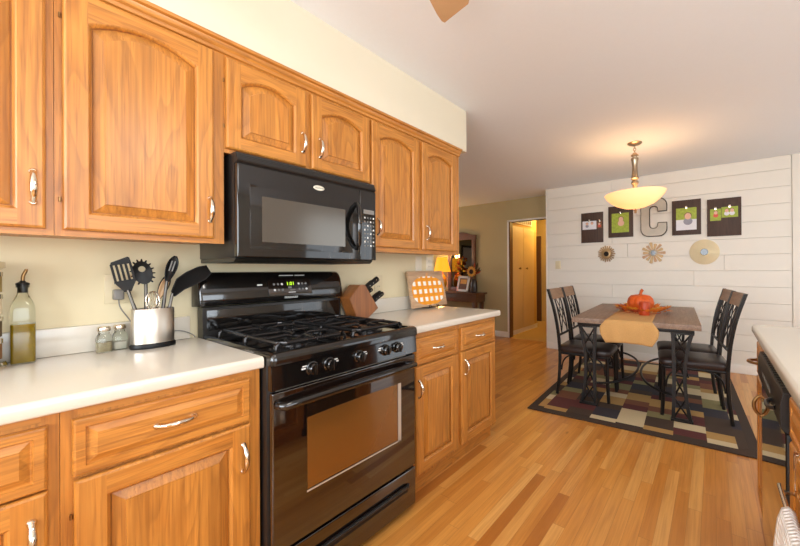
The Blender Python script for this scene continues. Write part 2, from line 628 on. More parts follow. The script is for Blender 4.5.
    def done(s, name, parent=None, world=False, mat=None, angle=38):
        bm = s.bm
        bmesh.ops.recalc_face_normals(bm, faces=bm.faces[:])
        if mat is not None:
            bmesh.ops.transform(bm, matrix=mat, verts=bm.verts[:])
        if world and parent is not None:
            off = Vector(ROOTLOC.get(parent.name, (0, 0, 0)))
            bmesh.ops.translate(bm, vec=-off, verts=bm.verts[:])
        for f in bm.faces:
            f.smooth = True
        for e in bm.edges:
            if len(e.link_faces) == 2 and e.calc_face_angle(0) > R(angle):
                e.smooth = False
        me = bpy.data.meshes.new(name)
        bm.to_mesh(me)
        bm.free()
        for m in s.mats:
            me.materials.append(m)
        o = bpy.data.objects.new(name, me)
        COL.objects.link(o)
        if parent is not None:
            o.parent = parent
            ROOTLOC[o.name] = ROOTLOC.get(parent.name, (0, 0, 0))
        return o


ROOTLOC = {}


def tag(o, label=None, cat=None, group=None, kind=None):
    if label:
        o['label'] = label
    if cat:
        o['category'] = cat
    if group:
        o['group'] = group
    if kind:
        o['kind'] = kind
    return o


def thing(name, label, cat, loc=(0, 0, 0), rz=0.0, group=None):
    o = bpy.data.objects.new(name, None)
    o.empty_display_size = 0.1
    COL.objects.link(o)
    o.location = loc
    o.rotation_euler = (0, 0, rz)
    ROOTLOC[o.name] = tuple(loc)
    return tag(o, label, cat, group)


def copy_tree(o, parent=None):
    c = o.copy()
    COL.objects.link(c)
    if parent is not None:
        c.parent = parent
    for ch in list(o.children):
        copy_tree(ch, c)
    return c


def struct(mb, name, parent=None):
    o = mb.done(name, parent)
    if parent is None:
        o['kind'] = 'structure'
    return o


def text_part(txt, size, m, parent, loc, rot, name, depth=0.0004):
    cu = bpy.data.curves.new('lettering', 'FONT')
    cu.body = txt
    cu.size = size
    cu.align_x = 'CENTER'
    cu.align_y = 'CENTER'
    cu.extrude = depth
    t = bpy.data.objects.new('lettering_source', cu)
    me = bpy.data.meshes.new_from_object(t)
    bpy.data.objects.remove(t)
    me.name = name
    me.materials.clear()
    me.materials.append(m)
    o = bpy.data.objects.new(name, me)
    COL.objects.link(o)
    o.parent = parent
    off = ROOTLOC.get(parent.name, (0, 0, 0))
    o.location = Vector(loc) - Vector(off)
    o.rotation_euler = rot
    return o


def arc(c, r, a0, a1, n, plane='xz'):
    out = []
    for i in range(n + 1):
        a = R(a0 + (a1 - a0) * i / n)
        u, v = r * math.cos(a), r * math.sin(a)
        p = {'xz': (c[0] + u, c[1], c[2] + v), 'yz': (c[0], c[1] + u, c[2] + v), 'xy': (c[0] + u, c[1] + v, c[2])}[plane]
        out.append(p)
    return out


# ------------------------------------------------------------------ the setting
CZ = 2.458
struct(MB().box((-5, -3, -0.1), (4.2, 5.0, 0), FLOOR), 'floor')
struct(MB().box((-2.5, 5.0, -0.1), (0.6, 8.4, 0.004), CARPET), 'floor_hall')
struct(MB().box((-5.1, -3.1, CZ), (4.3, 8.5, CZ + 0.1), CEIL), 'ceiling')
struct(MB().box((-0.12, -3, 0), (0, 1.662, CZ), WALLC), 'wall_left')
struct(MB().box((0.0, -3, 2.139), (0.3485, 1.656, CZ), SOFF), 'wall_soffit')
# back of the kitchen, behind the camera, with an added window opening
WX0, WX1, WZ0, WZ1 = 0.25, 2.95, 0.9, 2.3
b = MB()
b.box((-5, -3.1, 0), (WX0, -3, CZ), WALLC).box((WX1, -3.1, 0), (4.2, -3, CZ), WALLC)
b.box((WX0, -3.1, 0), (WX1, -3, WZ0), WALLC).box((WX0, -3.1, WZ1), (WX1, -3, CZ), WALLC)
struct(b, 'wall_behind')
# right wall with an added kitchen window and a patio door
b = MB()
b.box((4.2, -3.1, 0), (4.3, -1.75, CZ), SHIP).box((4.2, 0.55, 0), (4.3, 2.45, CZ), SHIP).box((4.2, 4.15, 0), (4.3, 5.0, CZ), SHIP)
b.box((4.2, -1.75, 0), (4.3, 0.55, 0.92), SHIP).box((4.2, -1.75, 2.18), (4.3, 0.55, CZ), SHIP).box((4.2, 2.45, 2.12), (4.3, 4.15, CZ), SHIP)
struct(b, 'wall_right')


def window(name, a, b_, axis, bars):
    f = MB()
    w = 0.05
    if axis == 'x':   # opening spans y
        x = 4.25
        f.box((x - 0.05, a[0], a[1]), (x + 0.05, a[0] + w, b_[1]), TRIM).box((x - 0.05, b_[0] - w, a[1]), (x + 0.05, b_[0], b_[1]), TRIM)
        f.box((x - 0.05, a[0], a[1]), (x + 0.05, b_[0], a[1] + w), TRIM).box((x - 0.05, a[0], b_[1] - w), (x + 0.05, b_[0], b_[1]), TRIM)
        for i in range(1, bars):
            y = a[0] + (b_[0] - a[0]) * i / bars
            f.box((x - 0.03, y - 0.025, a[1]), (x + 0.03, y + 0.025, b_[1]), TRIM)
        o = struct(f, name)
        MB().box((x - 0.004, a[0], a[1]), (x + 0.004, b_[0], b_[1]), PANE).done('pane', o)
    else:
        y = -3.05
        f.box((a[0], y - 0.05, a[1]), (a[0] + w, y + 0.05, b_[1]), TRIM).box((b_[0] - w, y - 0.05, a[1]), (b_[0], y + 0.05, b_[1]), TRIM)
        f.box((a[0], y - 0.05, a[1]), (b_[0], y + 0.05, a[1] + w), TRIM).box((a[0], y - 0.05, b_[1] - w), (b_[0], y + 0.05, b_[1]), TRIM)
        for i in range(1, bars):
            x = a[0] + (b_[0] - a[0]) * i / bars
            f.box((x - 0.025, y - 0.03, a[1]), (x + 0.025, y + 0.03, b_[1]), TRIM)
        o = struct(f, name)
        MB().box((a[0], y - 0.004, a[1]), (b_[0], y + 0.004, b_[1]), PANE).done('pane', o)


window('added_window_1', (WX0, WZ0), (WX1, WZ1), 'y', 3)  # unseen window, added to carry the fill from behind
window('added_window_2', (-1.75, 0.92), (0.55, 2.18), 'x', 2)  # unseen kitchen window, added to carry the side fill
window('window_3', (2.45, 0.02), (4.15, 2.12), 'x', 2)
struct(MB().box((-5.1, -3.1, 0), (-5, 1.8, CZ), TAN).box((-5.1, 3.6, 0), (-5, 5.1, CZ), TAN).box((-5.1, 1.8, 0), (-5, 3.6, 0.7), TAN).box((-5.1, 1.8, 2.15), (-5, 3.6, CZ), TAN), 'wall_living')
f_ = MB()
f_.box((-5.09, 1.8, 0.7), (-5.0, 1.85, 2.15), TRIM).box((-5.09, 3.55, 0.7), (-5.0, 3.6, 2.15), TRIM).box((-5.09, 1.8, 0.7), (-5.0, 3.6, 0.75), TRIM).box((-5.09, 1.8, 2.1), (-5.0, 3.6, 2.15), TRIM).box((-5.07, 2.675, 0.7), (-5.02, 2.725, 2.15), TRIM)
w4 = struct(f_, 'added_window_4')  # unseen window, added so the living room gets more light
MB().box((-5.05, 1.8, 0.7), (-5.044, 3.6, 2.15), PANE).done('pane', w4)

# shiplap wall: real boards with shadow gaps
b = MB()
SX0, SX1, SY = -0.187, 2.602, 4.597
b.box((SX0, SY + 0.014, 0), (4.2, SY + 0.13, CZ), SHIP)
seam0, sp = 2.308 - 0.1858 * 13, 0.1858
zz = [0.0]
z = seam0
while z < CZ - 0.02:
    if z > 0.02:
        zz.append(z)
    z += sp
zz.append(CZ)
rj = random.Random(11)
for i in range(len(zz) - 1):
    z0, z1 = zz[i] + 0.0016, zz[i + 1] - 0.0016
    cuts = [SX0]
    if i % 2 == 0:
        cuts.append(SX0 + rj.choice((0.75, 1.15, 1.55, 1.9)))
    else:
        cuts.append(SX0 + rj.choice((0.95, 1.4, 2.2)))
    cuts.append(SX1)
    for j in range(len(cuts) - 1):
        b.box((cuts[j] + 0.001, SY, z0), (cuts[j + 1] - 0.001, SY + 0.016, z1), SHIP, bev=0.0015, seg=1)
struct(b, 'wall_back')
struct(MB().box((SX1 + 0.006, SY - 0.006, 0), (SX1 + 0.07, SY + 0.02, CZ), SHIP, bev=0.003), 'trim_1')
struct(MB().box((SX1 + 0.07, SY, 0), (4.2, SY + 0.016, CZ), SHIP), 'wall_back_corner')
struct(MB().box((SX0 - 0.012, SY - 0.012, 0), (SX0, SY + 0.13, CZ), TRIM, bev=0.002), 'trim_2')
struct(MB().box((SX0, SY - 0.014, 0), (SX1, SY, 0.1), TRIM, bev=0.004), 'baseboard_back')

# tan wall of the living room with the hall opening
OX0, OX1, OZ = -1.06, -0.2, 2.07
b = MB()
b.box((-5, 5.0, 0), (OX0, 5.1, CZ), TAN).box((OX0, 5.0, OZ), (OX1, 5.1, CZ), TAN).box((OX1, 5.0, 0), (0.5, 5.1, CZ), TAN)
struct(b, 'wall_far')
struct(MB().box((SX0, SY + 0.13, 0), (SX0 + 0.1, 5.0, CZ), TAN), 'wall_return')
b = MB()
b.box((OX0 - 0.035, 4.985, 0), (OX0, 5.105, OZ + 0.03), TRIM, bev=0.003)
b.box((OX0 - 0.035, 4.985, OZ), (OX1, 5.105, OZ + 0.03), TRIM, bev=0.003)
struct(b, 'trim_3')
struct(MB().box((OX0, 4.99, 0), (OX0 + 0.02, 5.1, OZ), DOORWOOD), 'trim_4')
struct(MB().box((-5, 4.985, 0), (OX0 - 0.035, 5.0, 0.1), TRIM, bev=0.004), 'baseboard_far')
struct(MB().box((-1.26, 5.1, 0), (-1.12, 6.32, CZ), YEL), 'wall_hall_left')
struct(MB().box((-2.5, 7.2, 0), (0.6, 7.3, CZ), YEL), 'wall_hall_end')
struct(MB().box((-0.2, 5.1, 0), (-0.1, 7.2, CZ), YEL), 'wall_hall_right')
struct(MB().box((-1.12, 5.1, 0), (-1.105, 6.32, 0.09), TRIM, bev=0.004), 'baseboard_hall')
dr = struct(MB().box((-1.1195, 5.14, 0.09), (-1.095, 5.64, 2.03), plain('closet_door_paint', srgb(222, 196, 140), 0.5), bev=0.004)
            .box((-1.1195, 5.65, 0.09), (-1.095, 6.15, 2.03), plain('closet_leaf_paint', srgb(222, 196, 140), 0.5), bev=0.004), 'door_1')
for yy in (5.46, 5.76):
    k = MB()
    k.lathe([(0, 0), (0.012, 0), (0.008, 0.012), (0.02, 0.022), (0.022, 0.032), (0.014, 0.042), (0, 0.044)], BRONZE, (-1.095, yy, 1.24), 16, axis='x')
    k.done('knob', dr)
dr2 = struct(MB().box((-1.62, 7.165, 0.0), (-1.38, 7.2, 2.0), DOORWOOD, bev=0.004), 'door_2')
# slatted return-air grille high on the hall wall
vt = thing('air_grille', 'dark slatted air grille above the closet doors in the hall', 'vent', (-1.12, 5.6, 2.2))
MB().box((-1.1195, 5.16, 2.09), (-1.1, 6.06, 2.36), TRIM, bev=0.003).done('frame', vt, True)
b = MB()
for i in range(10):
    y = 5.25 + i * 0.083
    b.box((-1.1, y - 0.04, 2.12), (-1.09, y + 0.005, 2.33), DOORWOOD)
b.done('slat', vt, True)

# ------------------------------------------------------------------ cabinet builders
HANDLE_N = 0


def pull(parent, x, y, z, vertical, sx=1, mat=CHROME, L=0.088, out=0.026, label=None):
    b = MB()
    pts, rs = [], []
    n = 12
    for i in range(n + 1):
        t = i / n
        a = (t - 0.5) * L
        h = out * (math.sin(PI * t) ** 0.55)
        pts.append((sx * (h + 0.0005), 0, a) if vertical else (sx * (h + 0.0005), a, 0))
        rs.append(0.0052 + 0.0026 * math.sin(PI * t) + (0.002 if i in (0, n) else 0))
    b.tube(pts, rs, mat, 10)
    for e in (-L / 2, L / 2):
        c = (0, 0, e) if vertical else (0, e, 0)
        b.lathe([(0, 0), (0.009, 0), (0.0085, 0.003 * sx), (0.005, 0.007 * sx), (0, 0.007 * sx)], mat, c, 14, axis='x')
    o = b.done('handle', parent)
    off = ROOTLOC.get(parent.name, (0, 0, 0))
    o.location = Vector((x, y, z)) - Vector(off)
    return o


def framed_door(parent, y0, y1, z0, z1, xb, t=0.02, sx=1, stile=0.056, rail=0.056, rise=0.0, name='door'):
    X = lambda d: xb + sx * d
    n = 14 if rise else 1
    w0, w1 = y0 + stile, y1 - stile

    def tops(ya, yb, zt, rs):
        return [(yb - (yb - ya) * k / n, zt + rs * (1 - (2 * k / n - 1) ** 2)) for k in range(n + 1)]

    def per(d, x):
        P = [(y0 + d, z0 + d), (w0, z0 + d), (w1, z0 + d), (y1 - d, z0 + d), (y1 - d, z1 - d)] + [(u, z1 - d) for u, _ in tops(w0, w1, 0, 0)] + [(y0 + d, z1 - d)]
        return [(x, u, v) for u, v in P]

    def ring(d, x):
        zt = z1 - rail - rise
        P = [(w0 + d, z0 + rail + d), (w1 - d, z0 + rail + d)] + tops(w0 + d, w1 - d, zt - d, rise)
        return [(x, u, v) for u, v in P]
    b = MB()
    V, H = b.mi(OAKV), b.mi(OAKH)
    outer = b.loops([per(0, X(0)), per(0, X(t - 0.007)), per(0.002, X(t - 0.003)), per(0.007, X(t))], OAKV, True, False)[-1]
    inner = b.loops([ring(0, X(t)), ring(0.003, X(t - 0.002)), ring(0.008, X(t - 0.009)), ring(0.008, X(t - 0.0175))], OAKV, False, True)[0]
    P0, P1, P2, P3, TR = outer[:5]
    T = outer[5:5 + n + 1]
    TL = outer[-1]
    OBL, OBR = inner[0], inner[1]
    OT = inner[2:]

    def F(vs, mi):
        f = b.bm.faces.new(vs)
        f.material_index = mi
    F([P1, P2, OBR, OBL], H)
    F([P2, P3, TR, T[0], OT[0], OBR], V)
    for k in range(n):
        F([T[k], T[k + 1], OT[k + 1], OT[k]], H)
    F([T[n], TL, P0, P1, OBL, OT[n]], V)
    d = b.done(name, parent, True, angle=20)
    p = MB()
    p.loops([ring(0.0105, X(t - 0.0174)), ring(0.0115, X(t - 0.0145)), ring(0.037, X(t - 0.0045)), ring(0.0378, X(t - 0.0005))], OAKP, True, True)
    p.done('panel', d, True, angle=11)
    return d


def hinges(door, y, z0, z1, x, sx=1):
    for zz_ in (z0 + 0.09, z1 - 0.09):
        b = MB()
        b.lathe([(0, 0), (0.003, 0), (0.003, 0.014), (0, 0.014)], BRONZE, (x + sx * 0.003, y, zz_ - 0.007), 10)
        b.done('hinge', door, True)


def drawer_front(parent, y0, y1, z0, z1, xb, t=0.02, sx=1, name='drawer'):
    X = lambda d: xb + sx * d

    def rc(d, x):
        return [(x, y0 + d, z0 + d), (x, y1 - d, z0 + d), (x, y1 - d, z1 - d), (x, y0 + d, z1 - d)]
    b = MB()
    b.loops([rc(0, X(0)), rc(0, X(t - 0.007)), rc(0.002, X(t - 0.003)), rc(0.006, X(t - 0.001)), rc(0.022, X(t - 0.001)), rc(0.024, X(t - 0.006)), rc(0.027, X(t - 0.006)), rc(0.043, X(t + 0.001))], OAKH)
    return b.done(name, parent, True, angle=12)


def upper_unit(y0, y1, z0, z1, label, doors, depth=0.326):
    t = thing('wall_cabinet', label, 'cabinet', (0.0, (y0 + y1) / 2, z0), group='oak wall cabinets above the counter')
    b = MB()
    b.box((0.001, y0 + 0.0005, z0 + 0.012), (depth - 0.02, y1 - 0.0005, z1 - 0.001), OAKX)
    b.done('body', t, True)
    f = MB()
    f.box((depth - 0.02, y0 + 0.0005, z0), (depth, y1 - 0.0005, z1 - 0.001), OAKV)
    f.box((depth - 0.019, y0 + 0.02, z0 - 0.0005), (depth + 0.0006, y1 - 0.02, z0 + 0.02), OAKH)
    f.done('face_frame', t, True)
    for (a, c, za, zb, rise, hy, hz, hg) in doors:
        d = framed_door(t, a, c, za, zb, depth + 0.0006, 0.019, 1, 0.052, 0.05, rise)
        pull(d, depth + 0.0196, hy, hz, True)
        hinges(d, hg, za, zb, depth)
    return t


CR = 2.14
ub = 1.331
upper_unit(-0.95, -0.4515, ub, CR, 'oak wall cabinet cut by the left edge of the photo, arched door handle at right', [(-0.90, -0.468, 1.349, 2.082, 0.045, -0.492, 1.465, -0.905)])
upper_unit(-0.4515, -0.0075, ub, CR, 'large oak wall cabinet with one tall arched door left of the microwave', [(-0.435, -0.046, 1.349, 2.082, 0.04, -0.062, 1.458, -0.44)])
upper_unit(-0.0075, 0.7235, 1.698, CR, 'short oak wall cabinet with two arched doors above the microwave',
           [(-0.004, 0.334, 1.714, 2.076, 0.036, 0.314, 1.825, -0.008), (0.36, 0.712, 1.714, 2.076, 0.036, 0.402, 1.822, 0.716)])
upper_unit(0.7235, 1.582, ub, CR, 'oak wall cabinet with two tall arched doors right of the microwave',
           [(0.727, 1.118, 1.357, 2.076, 0.036, 0.765, 1.472, 1.122), (1.152, 1.53, 1.357, 2.076, 0.036, 1.192, 1.472, 1.534)])
# moulding along the cabinet tops
b = MB()
b.prism([(0.326, 2.088), (0.334, 2.092), (0.336, 2.104), (0.345, 2.112), (0.349, 2.124), (0.36, 2.128), (0.362, 2.139), (0.326, 2.139)], -0.95, 1.586, OAKH, 'y')
tag(struct(b, 'trim_5'), None)


def base_unit(y0, y1, label, parts, xf=0.612, sx=1, xback=0.001, zt=0.884, grp='oak base cabinets under the counter', toe=0.10):
    t = thing('base_cabinet', label, 'cabinet', ((xf + xback) / 2, (y0 + y1) / 2, 0), group=grp)
    b = MB()
    b.box((xback, y0 + 0.0005, toe), (xf - sx * 0.02, y1 - 0.0005, zt), OAKV)
    b.done('body', t, True)
    b = MB()
    b.box((xback, y0 + 0.0005, 0.0), (xf - sx * 0.045, y1 - 0.0005, toe), OAKH)
    b.done('toe_kick', t, True)
    f = MB()
    f.box((xf - sx * 0.02, y0 + 0.0005, toe), (xf, y1 - 0.0005, zt), OAKV)
    f.box((xf - sx * 0.0195, y0 + 0.03, zt - 0.02), (xf + sx * 0.0005, y1 - 0.03, zt - 0.0005), OAKH)
    f.done('face_frame', t, True)
    for q in parts:
        if q[0] == 'drawer':
            _, a, c, za, zb, hm = q
            d = drawer_front(t, a, c, za, zb, xf + sx * 0.0006, 0.02, sx)
            if hm:
                pull(d, xf + sx * 0.0215, (a + c) / 2, (za + zb) / 2, False, sx, hm, out=0.026 if sx > 0 else 0.036)
        else:
            _, a, c, za, zb, hy, hz, hg, hm = q
            d = framed_door(t, a, c, za, zb, xf + sx * 0.0006, 0.02, sx, 0.056, 0.056)
            if hy is not None:
                pull(d, xf + sx * 0.0206, hy, hz, True, sx, hm)
            hinges(d, hg, za, zb, xf, sx)
    return t


base_unit(-1.05, -0.468, 'oak base cabinet at the left edge of the photo, only its right side showing',
          [('drawer', -0.99, -0.488, 0.708, 0.857, CHROME), ('door', -0.99, -0.488, 0.125, 0.703, -0.513, 0.60, -0.994, CHROME)])
base_unit(-0.468, -0.004, 'oak base cabinet left of the range, with one wide drawer over a door',
          [('drawer', -0.449, -0.041, 0.714, 0.857, CHROME), ('door', -0.446, -0.041, 0.125, 0.704, -0.065, 0.597, -0.45, CHROME)])
base_unit(0.757, 1.168, 'oak base cabinet just right of the range with drawer and door',
          [('drawer', 0.773, 1.147, 0.714, 0.856, CHROME), ('door', 0.773, 1.147, 0.125, 0.704, 0.795, 0.585, 1.151, CHROME)])
base_unit(1.168, 1.628, 'oak base cabinet at the far end of the long counter',
          [('drawer', 1.189, 1.6, 0.714, 0.856, CHROME), ('door', 1.189, 1.6, 0.125, 0.704, 1.225, 0.605, 1.604, CHROME)])


def counter_top(y0, y1, label, x0=0.001, x1=0.643, end=True):
    t = thing('countertop', label, 'countertop', ((x0 + x1) / 2, (y0 + y1) / 2, 0.885))
    b = MB()
    r = 0.013
    prof = [(x0, 0.885), (x1 - 0.006, 0.885), (x1 - 0.002, 0.887), (x1, 0.891)] + [(x1 - r + r * math.cos(a), 0.924 - r + r * math.sin(a)) for a in (0.1, 0.4, 0.8, 1.2, 1.5708)] + [(x0, 0.924)]
    b.prism(prof, y0, y1, COUNTER, 'y')
    b.done('slab', t, True)
    return t


ct = counter_top(-1.06, -0.003, 'cream laminate countertop left of the range holding the utensils')
MB().box((0.001, -1.06, 0.9245), (0.021, -0.03, 1.023), COUNTER, bev=0.004).done('backsplash', ct, True)
ct = counter_top(0.757, 1.656, 'cream laminate countertop right of the range holding the knife block')
MB().box((0.001, 0.757, 0.9245), (0.021, 1.64, 1.023), COUNTER, bev=0.004).done('backsplash', ct, True)

# ------------------------------------------------------------------ gas range
RY0, RY1 = 0.004, 0.734
rg = thing('gas_range', 'black gas range with five knobs and a glass oven door', 'stove', (0.34, 0.377, 0))
MB().box((0.02, RY0, 0.015), (0.645, RY1, 0.895), SATBLK, bev=0.004).done('body', rg, True)
for yy in (0.05, 0.69):
    for xx in (0.1, 0.58):
        MB().lathe([(0, 0), (0.015, 0), (0.015, 0.016), (0, 0.016)], SATBLK, (xx, yy, 0), 12).done('foot', rg, True)
# cooktop with a raised rolled rim
b = MB()


def rr(y0, y1, x0, x1, z, d, r=0.02, n=4):
    pts = []
    for cx, cy, a0 in ((x1 - r, y1 - r, 0), (x0 + r, y1 - r, 90), (x0 + r, y0 + r, 180), (x1 - r, y0 + r, 270)):
        for i in range(n + 1):
            a = R(a0 + 90 * i / n)
            pts.append((cx + (r - d) * math.cos(a), cy + (r - d) * math.sin(a), z))
    return pts


b.loops([rr(RY0 - 0.002, RY1 + 0.002, 0.03, 0.686, 0.893, 0.0), rr(RY0 - 0.002, RY1 + 0.002, 0.03, 0.686, 0.915, 0.0), rr(RY0 - 0.002, RY1 + 0.002, 0.03, 0.686, 0.928, 0.004),
         rr(RY0 - 0.002, RY1 + 0.002, 0.03, 0.686, 0.935, 0.014), rr(RY0 + 0.026, RY1 - 0.026, 0.07, 0.652, 0.934, 0.0), rr(RY0 + 0.033, RY1 - 0.033, 0.077, 0.645, 0.922, 0.0)], BLACKGL)
b.done('cooktop', rg, True)
# backguard: lower plate and curved glossy control panel
b = MB()
b.prism([(0.012, 0.90), (0.075, 0.90), (0.078, 0.935), (0.072, 1.058), (0.012, 1.058)], RY0 - 0.004, 0.705, SATBLK, 'y', 0.003)
b.done('backguard_plate', rg, True)
MB().box((0.0765, RY0 + 0.01, 0.955), (0.0785, 0.693, 1.046), BLACKGL, bev=0.004).done('trim_plate', rg, True)
b = MB()
prof = [(0.012, 1.062), (0.096, 1.066), (0.104, 1.078), (0.103, 1.1), (0.096, 1.14), (0.084, 1.18), (0.068, 1.205), (0.05, 1.216), (0.012, 1.218)]
secs = []
for y, k in ((-0.022, 0.86), (-0.014, 0.96), (-0.002, 1.0), (0.678, 1.0), (0.696, 0.97), (0.706, 0.86)):
    secs.append([(0.012 + (x - 0.012) * (k if x > 0.02 else 1), y, 1.062 + (z - 1.062) * (0.93 + 0.07 * (k - 0.86) / 0.14)) for x, z in prof])
b.loops(secs, BLACKGL)
pan = b.done('backguard_panel', rg, True, angle=50)
TILT = math.atan2(0.012, 0.04)
dsp = MB().box((-0.002, -0.115, -0.042), (0.002, 0.115, 0.042), GLASSBLK, bev=0.0015).done('display_panel', pan)
dsp.location = Vector((0.0972, 0.385, 1.137)) - Vector(ROOTLOC[rg.name])
dsp.rotation_euler = (0, -TILT, 0)
ROOTLOC[dsp.name] = (0, 0, 0)
for iy, sgn in enumerate((-1, 1)):
    for i in range(3):
        for j in range(2):
            b = MB()
            b.lathe([(0, 0), (0.006, 0), (0.006, 0.0006), (0, 0.0006)], GREYINK if (i + j) % 3 else WHITEINK, (0.002, sgn * (0.045 + 0.02 * i), 0.016 - 0.03 * j), 10, axis='x')
            b.done('button', dsp)
RX = (R(90), 0, R(90))
text_part('1:01', 0.026, CLOCKGLOW, dsp, (0.0022, 0.0, 0.017), RX, 'clock_digits')
b = MB()
b.box((0.002, -0.014, -0.008), (0.0024, 0.004, 0.002), GREYINK).box((0.002, -0.006, -0.019), (0.0024, 0.022, -0.014), GREYINK).box((0.002, -0.016, -0.031), (0.0024, 0.022, -0.027), WHITEINK)
b.done('display_marks', dsp)
t_ = text_part('FRIGIDAIRE', 0.014, WHITEINK, pan, (0.1048, 0.385, 1.083), RX, 'brand_lettering')
b = MB()
for k in range(13):
    if k != 7:
        b.box((0.083, 0.335 + k * 0.0105, 1.196), (0.0745, 0.335 + k * 0.0105 + 0.008, 1.199), WHITEINK)
b.box((0.088, 0.22, 1.149), (0.0945, 0.243, 1.156), WHITEINK)
b.done('printed_marks', pan, True)
# front control panel
b = MB()
b.prism([(0.645, 0.802), (0.668, 0.802), (0.678, 0.806), (0.672, 0.888), (0.664, 0.892), (0.645, 0.892)], RY0 + 0.004, RY1 - 0.004, BLACKGL, 'y', 0.002)
cp = b.done('control_panel', rg, True)
for i, yy in enumerate((0.157, 0.23, 0.374, 0.52, 0.593)):
    b = MB()
    o = (0.674, yy, 0.853)
    b.lathe([(0, 0), (0.026, 0), (0.026, 0.004), (0.022, 0.006), (0.0205, 0.022), (0.017, 0.026), (0, 0.027)], BLACKGL, o, 24, axis='x')
    b.box((0.696, yy - 0.004, 0.834), (0.706, yy + 0.004, 0.872), BLACKGL, bev=0.0015)
    b.done('knob', cp, True)
    b = MB()
    s_ = -1 if i in (0, 3) else 1
    b.box((0.6735, yy + s_ * 0.03 - 0.008, 0.864), (0.6755, yy + s_ * 0.03 + 0.008, 0.868), WHITEINK)
    b.box((0.6735, yy + s_ * 0.034 - 0.008, 0.855), (0.676, yy + s_ * 0.034 + 0.008, 0.860), WHITEINK)
    b.done('knob_marks', cp, True)
# vent louvres above the door
b = MB()
for k in range(4):
    b.box((0.6, RY0 + 0.03, 0.768 + 0.008 * k), (0.664 - 0.003 * k, RY1 - 0.06, 0.7715 + 0.008 * k), ALU if k % 2 else SATBLK)
b.done('vent', rg, True)
# oven door
DX = 0.672
od = MB().box((0.647, RY0 + 0.006, 0.232), (DX, RY1 - 0.012, 0.795), GLASSBLK, bev=0.006, seg=3).done('oven_door', rg, True)
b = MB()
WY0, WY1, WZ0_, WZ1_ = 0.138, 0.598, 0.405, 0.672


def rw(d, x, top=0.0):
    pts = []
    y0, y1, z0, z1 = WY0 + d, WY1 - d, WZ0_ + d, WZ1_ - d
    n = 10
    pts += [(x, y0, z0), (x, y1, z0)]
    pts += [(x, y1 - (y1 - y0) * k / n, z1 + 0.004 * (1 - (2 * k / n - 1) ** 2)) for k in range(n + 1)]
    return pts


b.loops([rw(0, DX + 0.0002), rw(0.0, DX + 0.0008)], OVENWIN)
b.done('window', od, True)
b = MB()
b.box((DX, WY1 + 0.004, WZ0_ - 0.012), (DX + 0.0012, WY1 + 0.024, WZ1_ + 0.002), ALU)
b.box((DX, WY0 - 0.002, WZ0_ - 0.012), (DX + 0.0012, WY1 + 0.024, WZ0_ - 0.006), ALU)
b.done('window_trim', od, True)
b = MB()
pts = [(DX + 0.002, 0.028, 0.752), (DX + 0.03, 0.036, 0.752)] + [(DX + 0.034 + 0.016 * math.sin(PI * k / 12), 0.04 + 0.645 * k / 12, 0.752 + 0.006 * math.sin(PI * k / 12)) for k in range(13)] + [(DX + 0.03, 0.69, 0.752), (DX + 0.002, 0.698, 0.752)]
b.tube(pts, 0.0145, BLACKGL, 14)
b.done('handle', od, True)
# storage drawer
dw = MB().box((0.647, RY0 + 0.006, 0.035), (DX, RY1 - 0.012, 0.222), GLASSBLK, bev=0.006, seg=3).done('drawer', rg, True)
b = MB()
b.box((DX - 0.002, 0.06, 0.122), (DX + 0.002, 0.665, 0.158), VENTBLK, bev=0.001)
b.tube([(DX + 0.001, 0.055, 0.156), (DX + 0.013, 0.07, 0.156), (DX + 0.014, 0.652, 0.156), (DX + 0.001, 0.668, 0.156)], 0.007, SATBLK, 10)
b.done('handle', dw, True)
# burners and grates
for (x, y, r) in ((0.5, 0.19, 0.045), (0.5, 0.56, 0.05), (0.22, 0.19, 0.04), (0.22, 0.56, 0.04)):
    b = MB()
    b.lathe([(0, 0), (r * 1.5, 0), (r * 1.5, 0.003), (r, 0.004), (r, 0.014), (r * 0.9, 0.016), (r * 0.9, 0.02), (r * 0.6, 0.024), (0, 0.024)], IRON, (x, y, 0.922), 28)
    b.done('burner', rg, True)
for y0, y1 in ((0.036, 0.364), (0.372, 0.70)):
    b = MB()
    zt = 0.953
    r = 0.0085
    m_ = (y0 + y1) / 2
    b.tube([(0.115, y0 + 0.03, zt), (0.095, y0 + 0.05, zt), (0.095, y1 - 0.05, zt), (0.115, y1 - 0.03, zt), (0.60, y1 - 0.03, zt), (0.62, y1 - 0.05, zt), (0.62, y0 + 0.05, zt), (0.60, y0 + 0.03, zt)], r, IRON, 8, True)
    b.tube([(0.36, y0 + 0.03, zt), (0.36, y1 - 0.03, zt)], r, IRON, 8)
    for cx in (0.22, 0.5):
        for a in range(4):
            dx, dy = math.cos(a * PI / 2), math.sin(a * PI / 2)
            e = 0.125 if a % 2 == 0 else (y1 - y0) / 2 - 0.03
            b.tube([(cx + dx * 0.03, m_ + dy * 0.03, zt + 0.002), (cx + dx * 0.05, m_ + dy * 0.05, zt + 0.008), (cx + dx * e, m_ + dy * e, zt + 0.004)], 0.0075, IRON, 8)
    for xx in (0.105, 0.36, 0.61):
        for yy, s_ in ((y0 + 0.03, -1), (y1 - 0.03, 1)):
            b.tube([(xx, yy, zt), (xx, yy + s_ * 0.012, zt - 0.008), (xx, yy + s_ * 0.014, 0.9225)], [r, r, 0.008], IRON, 8)
    b.done('grate', rg, True)

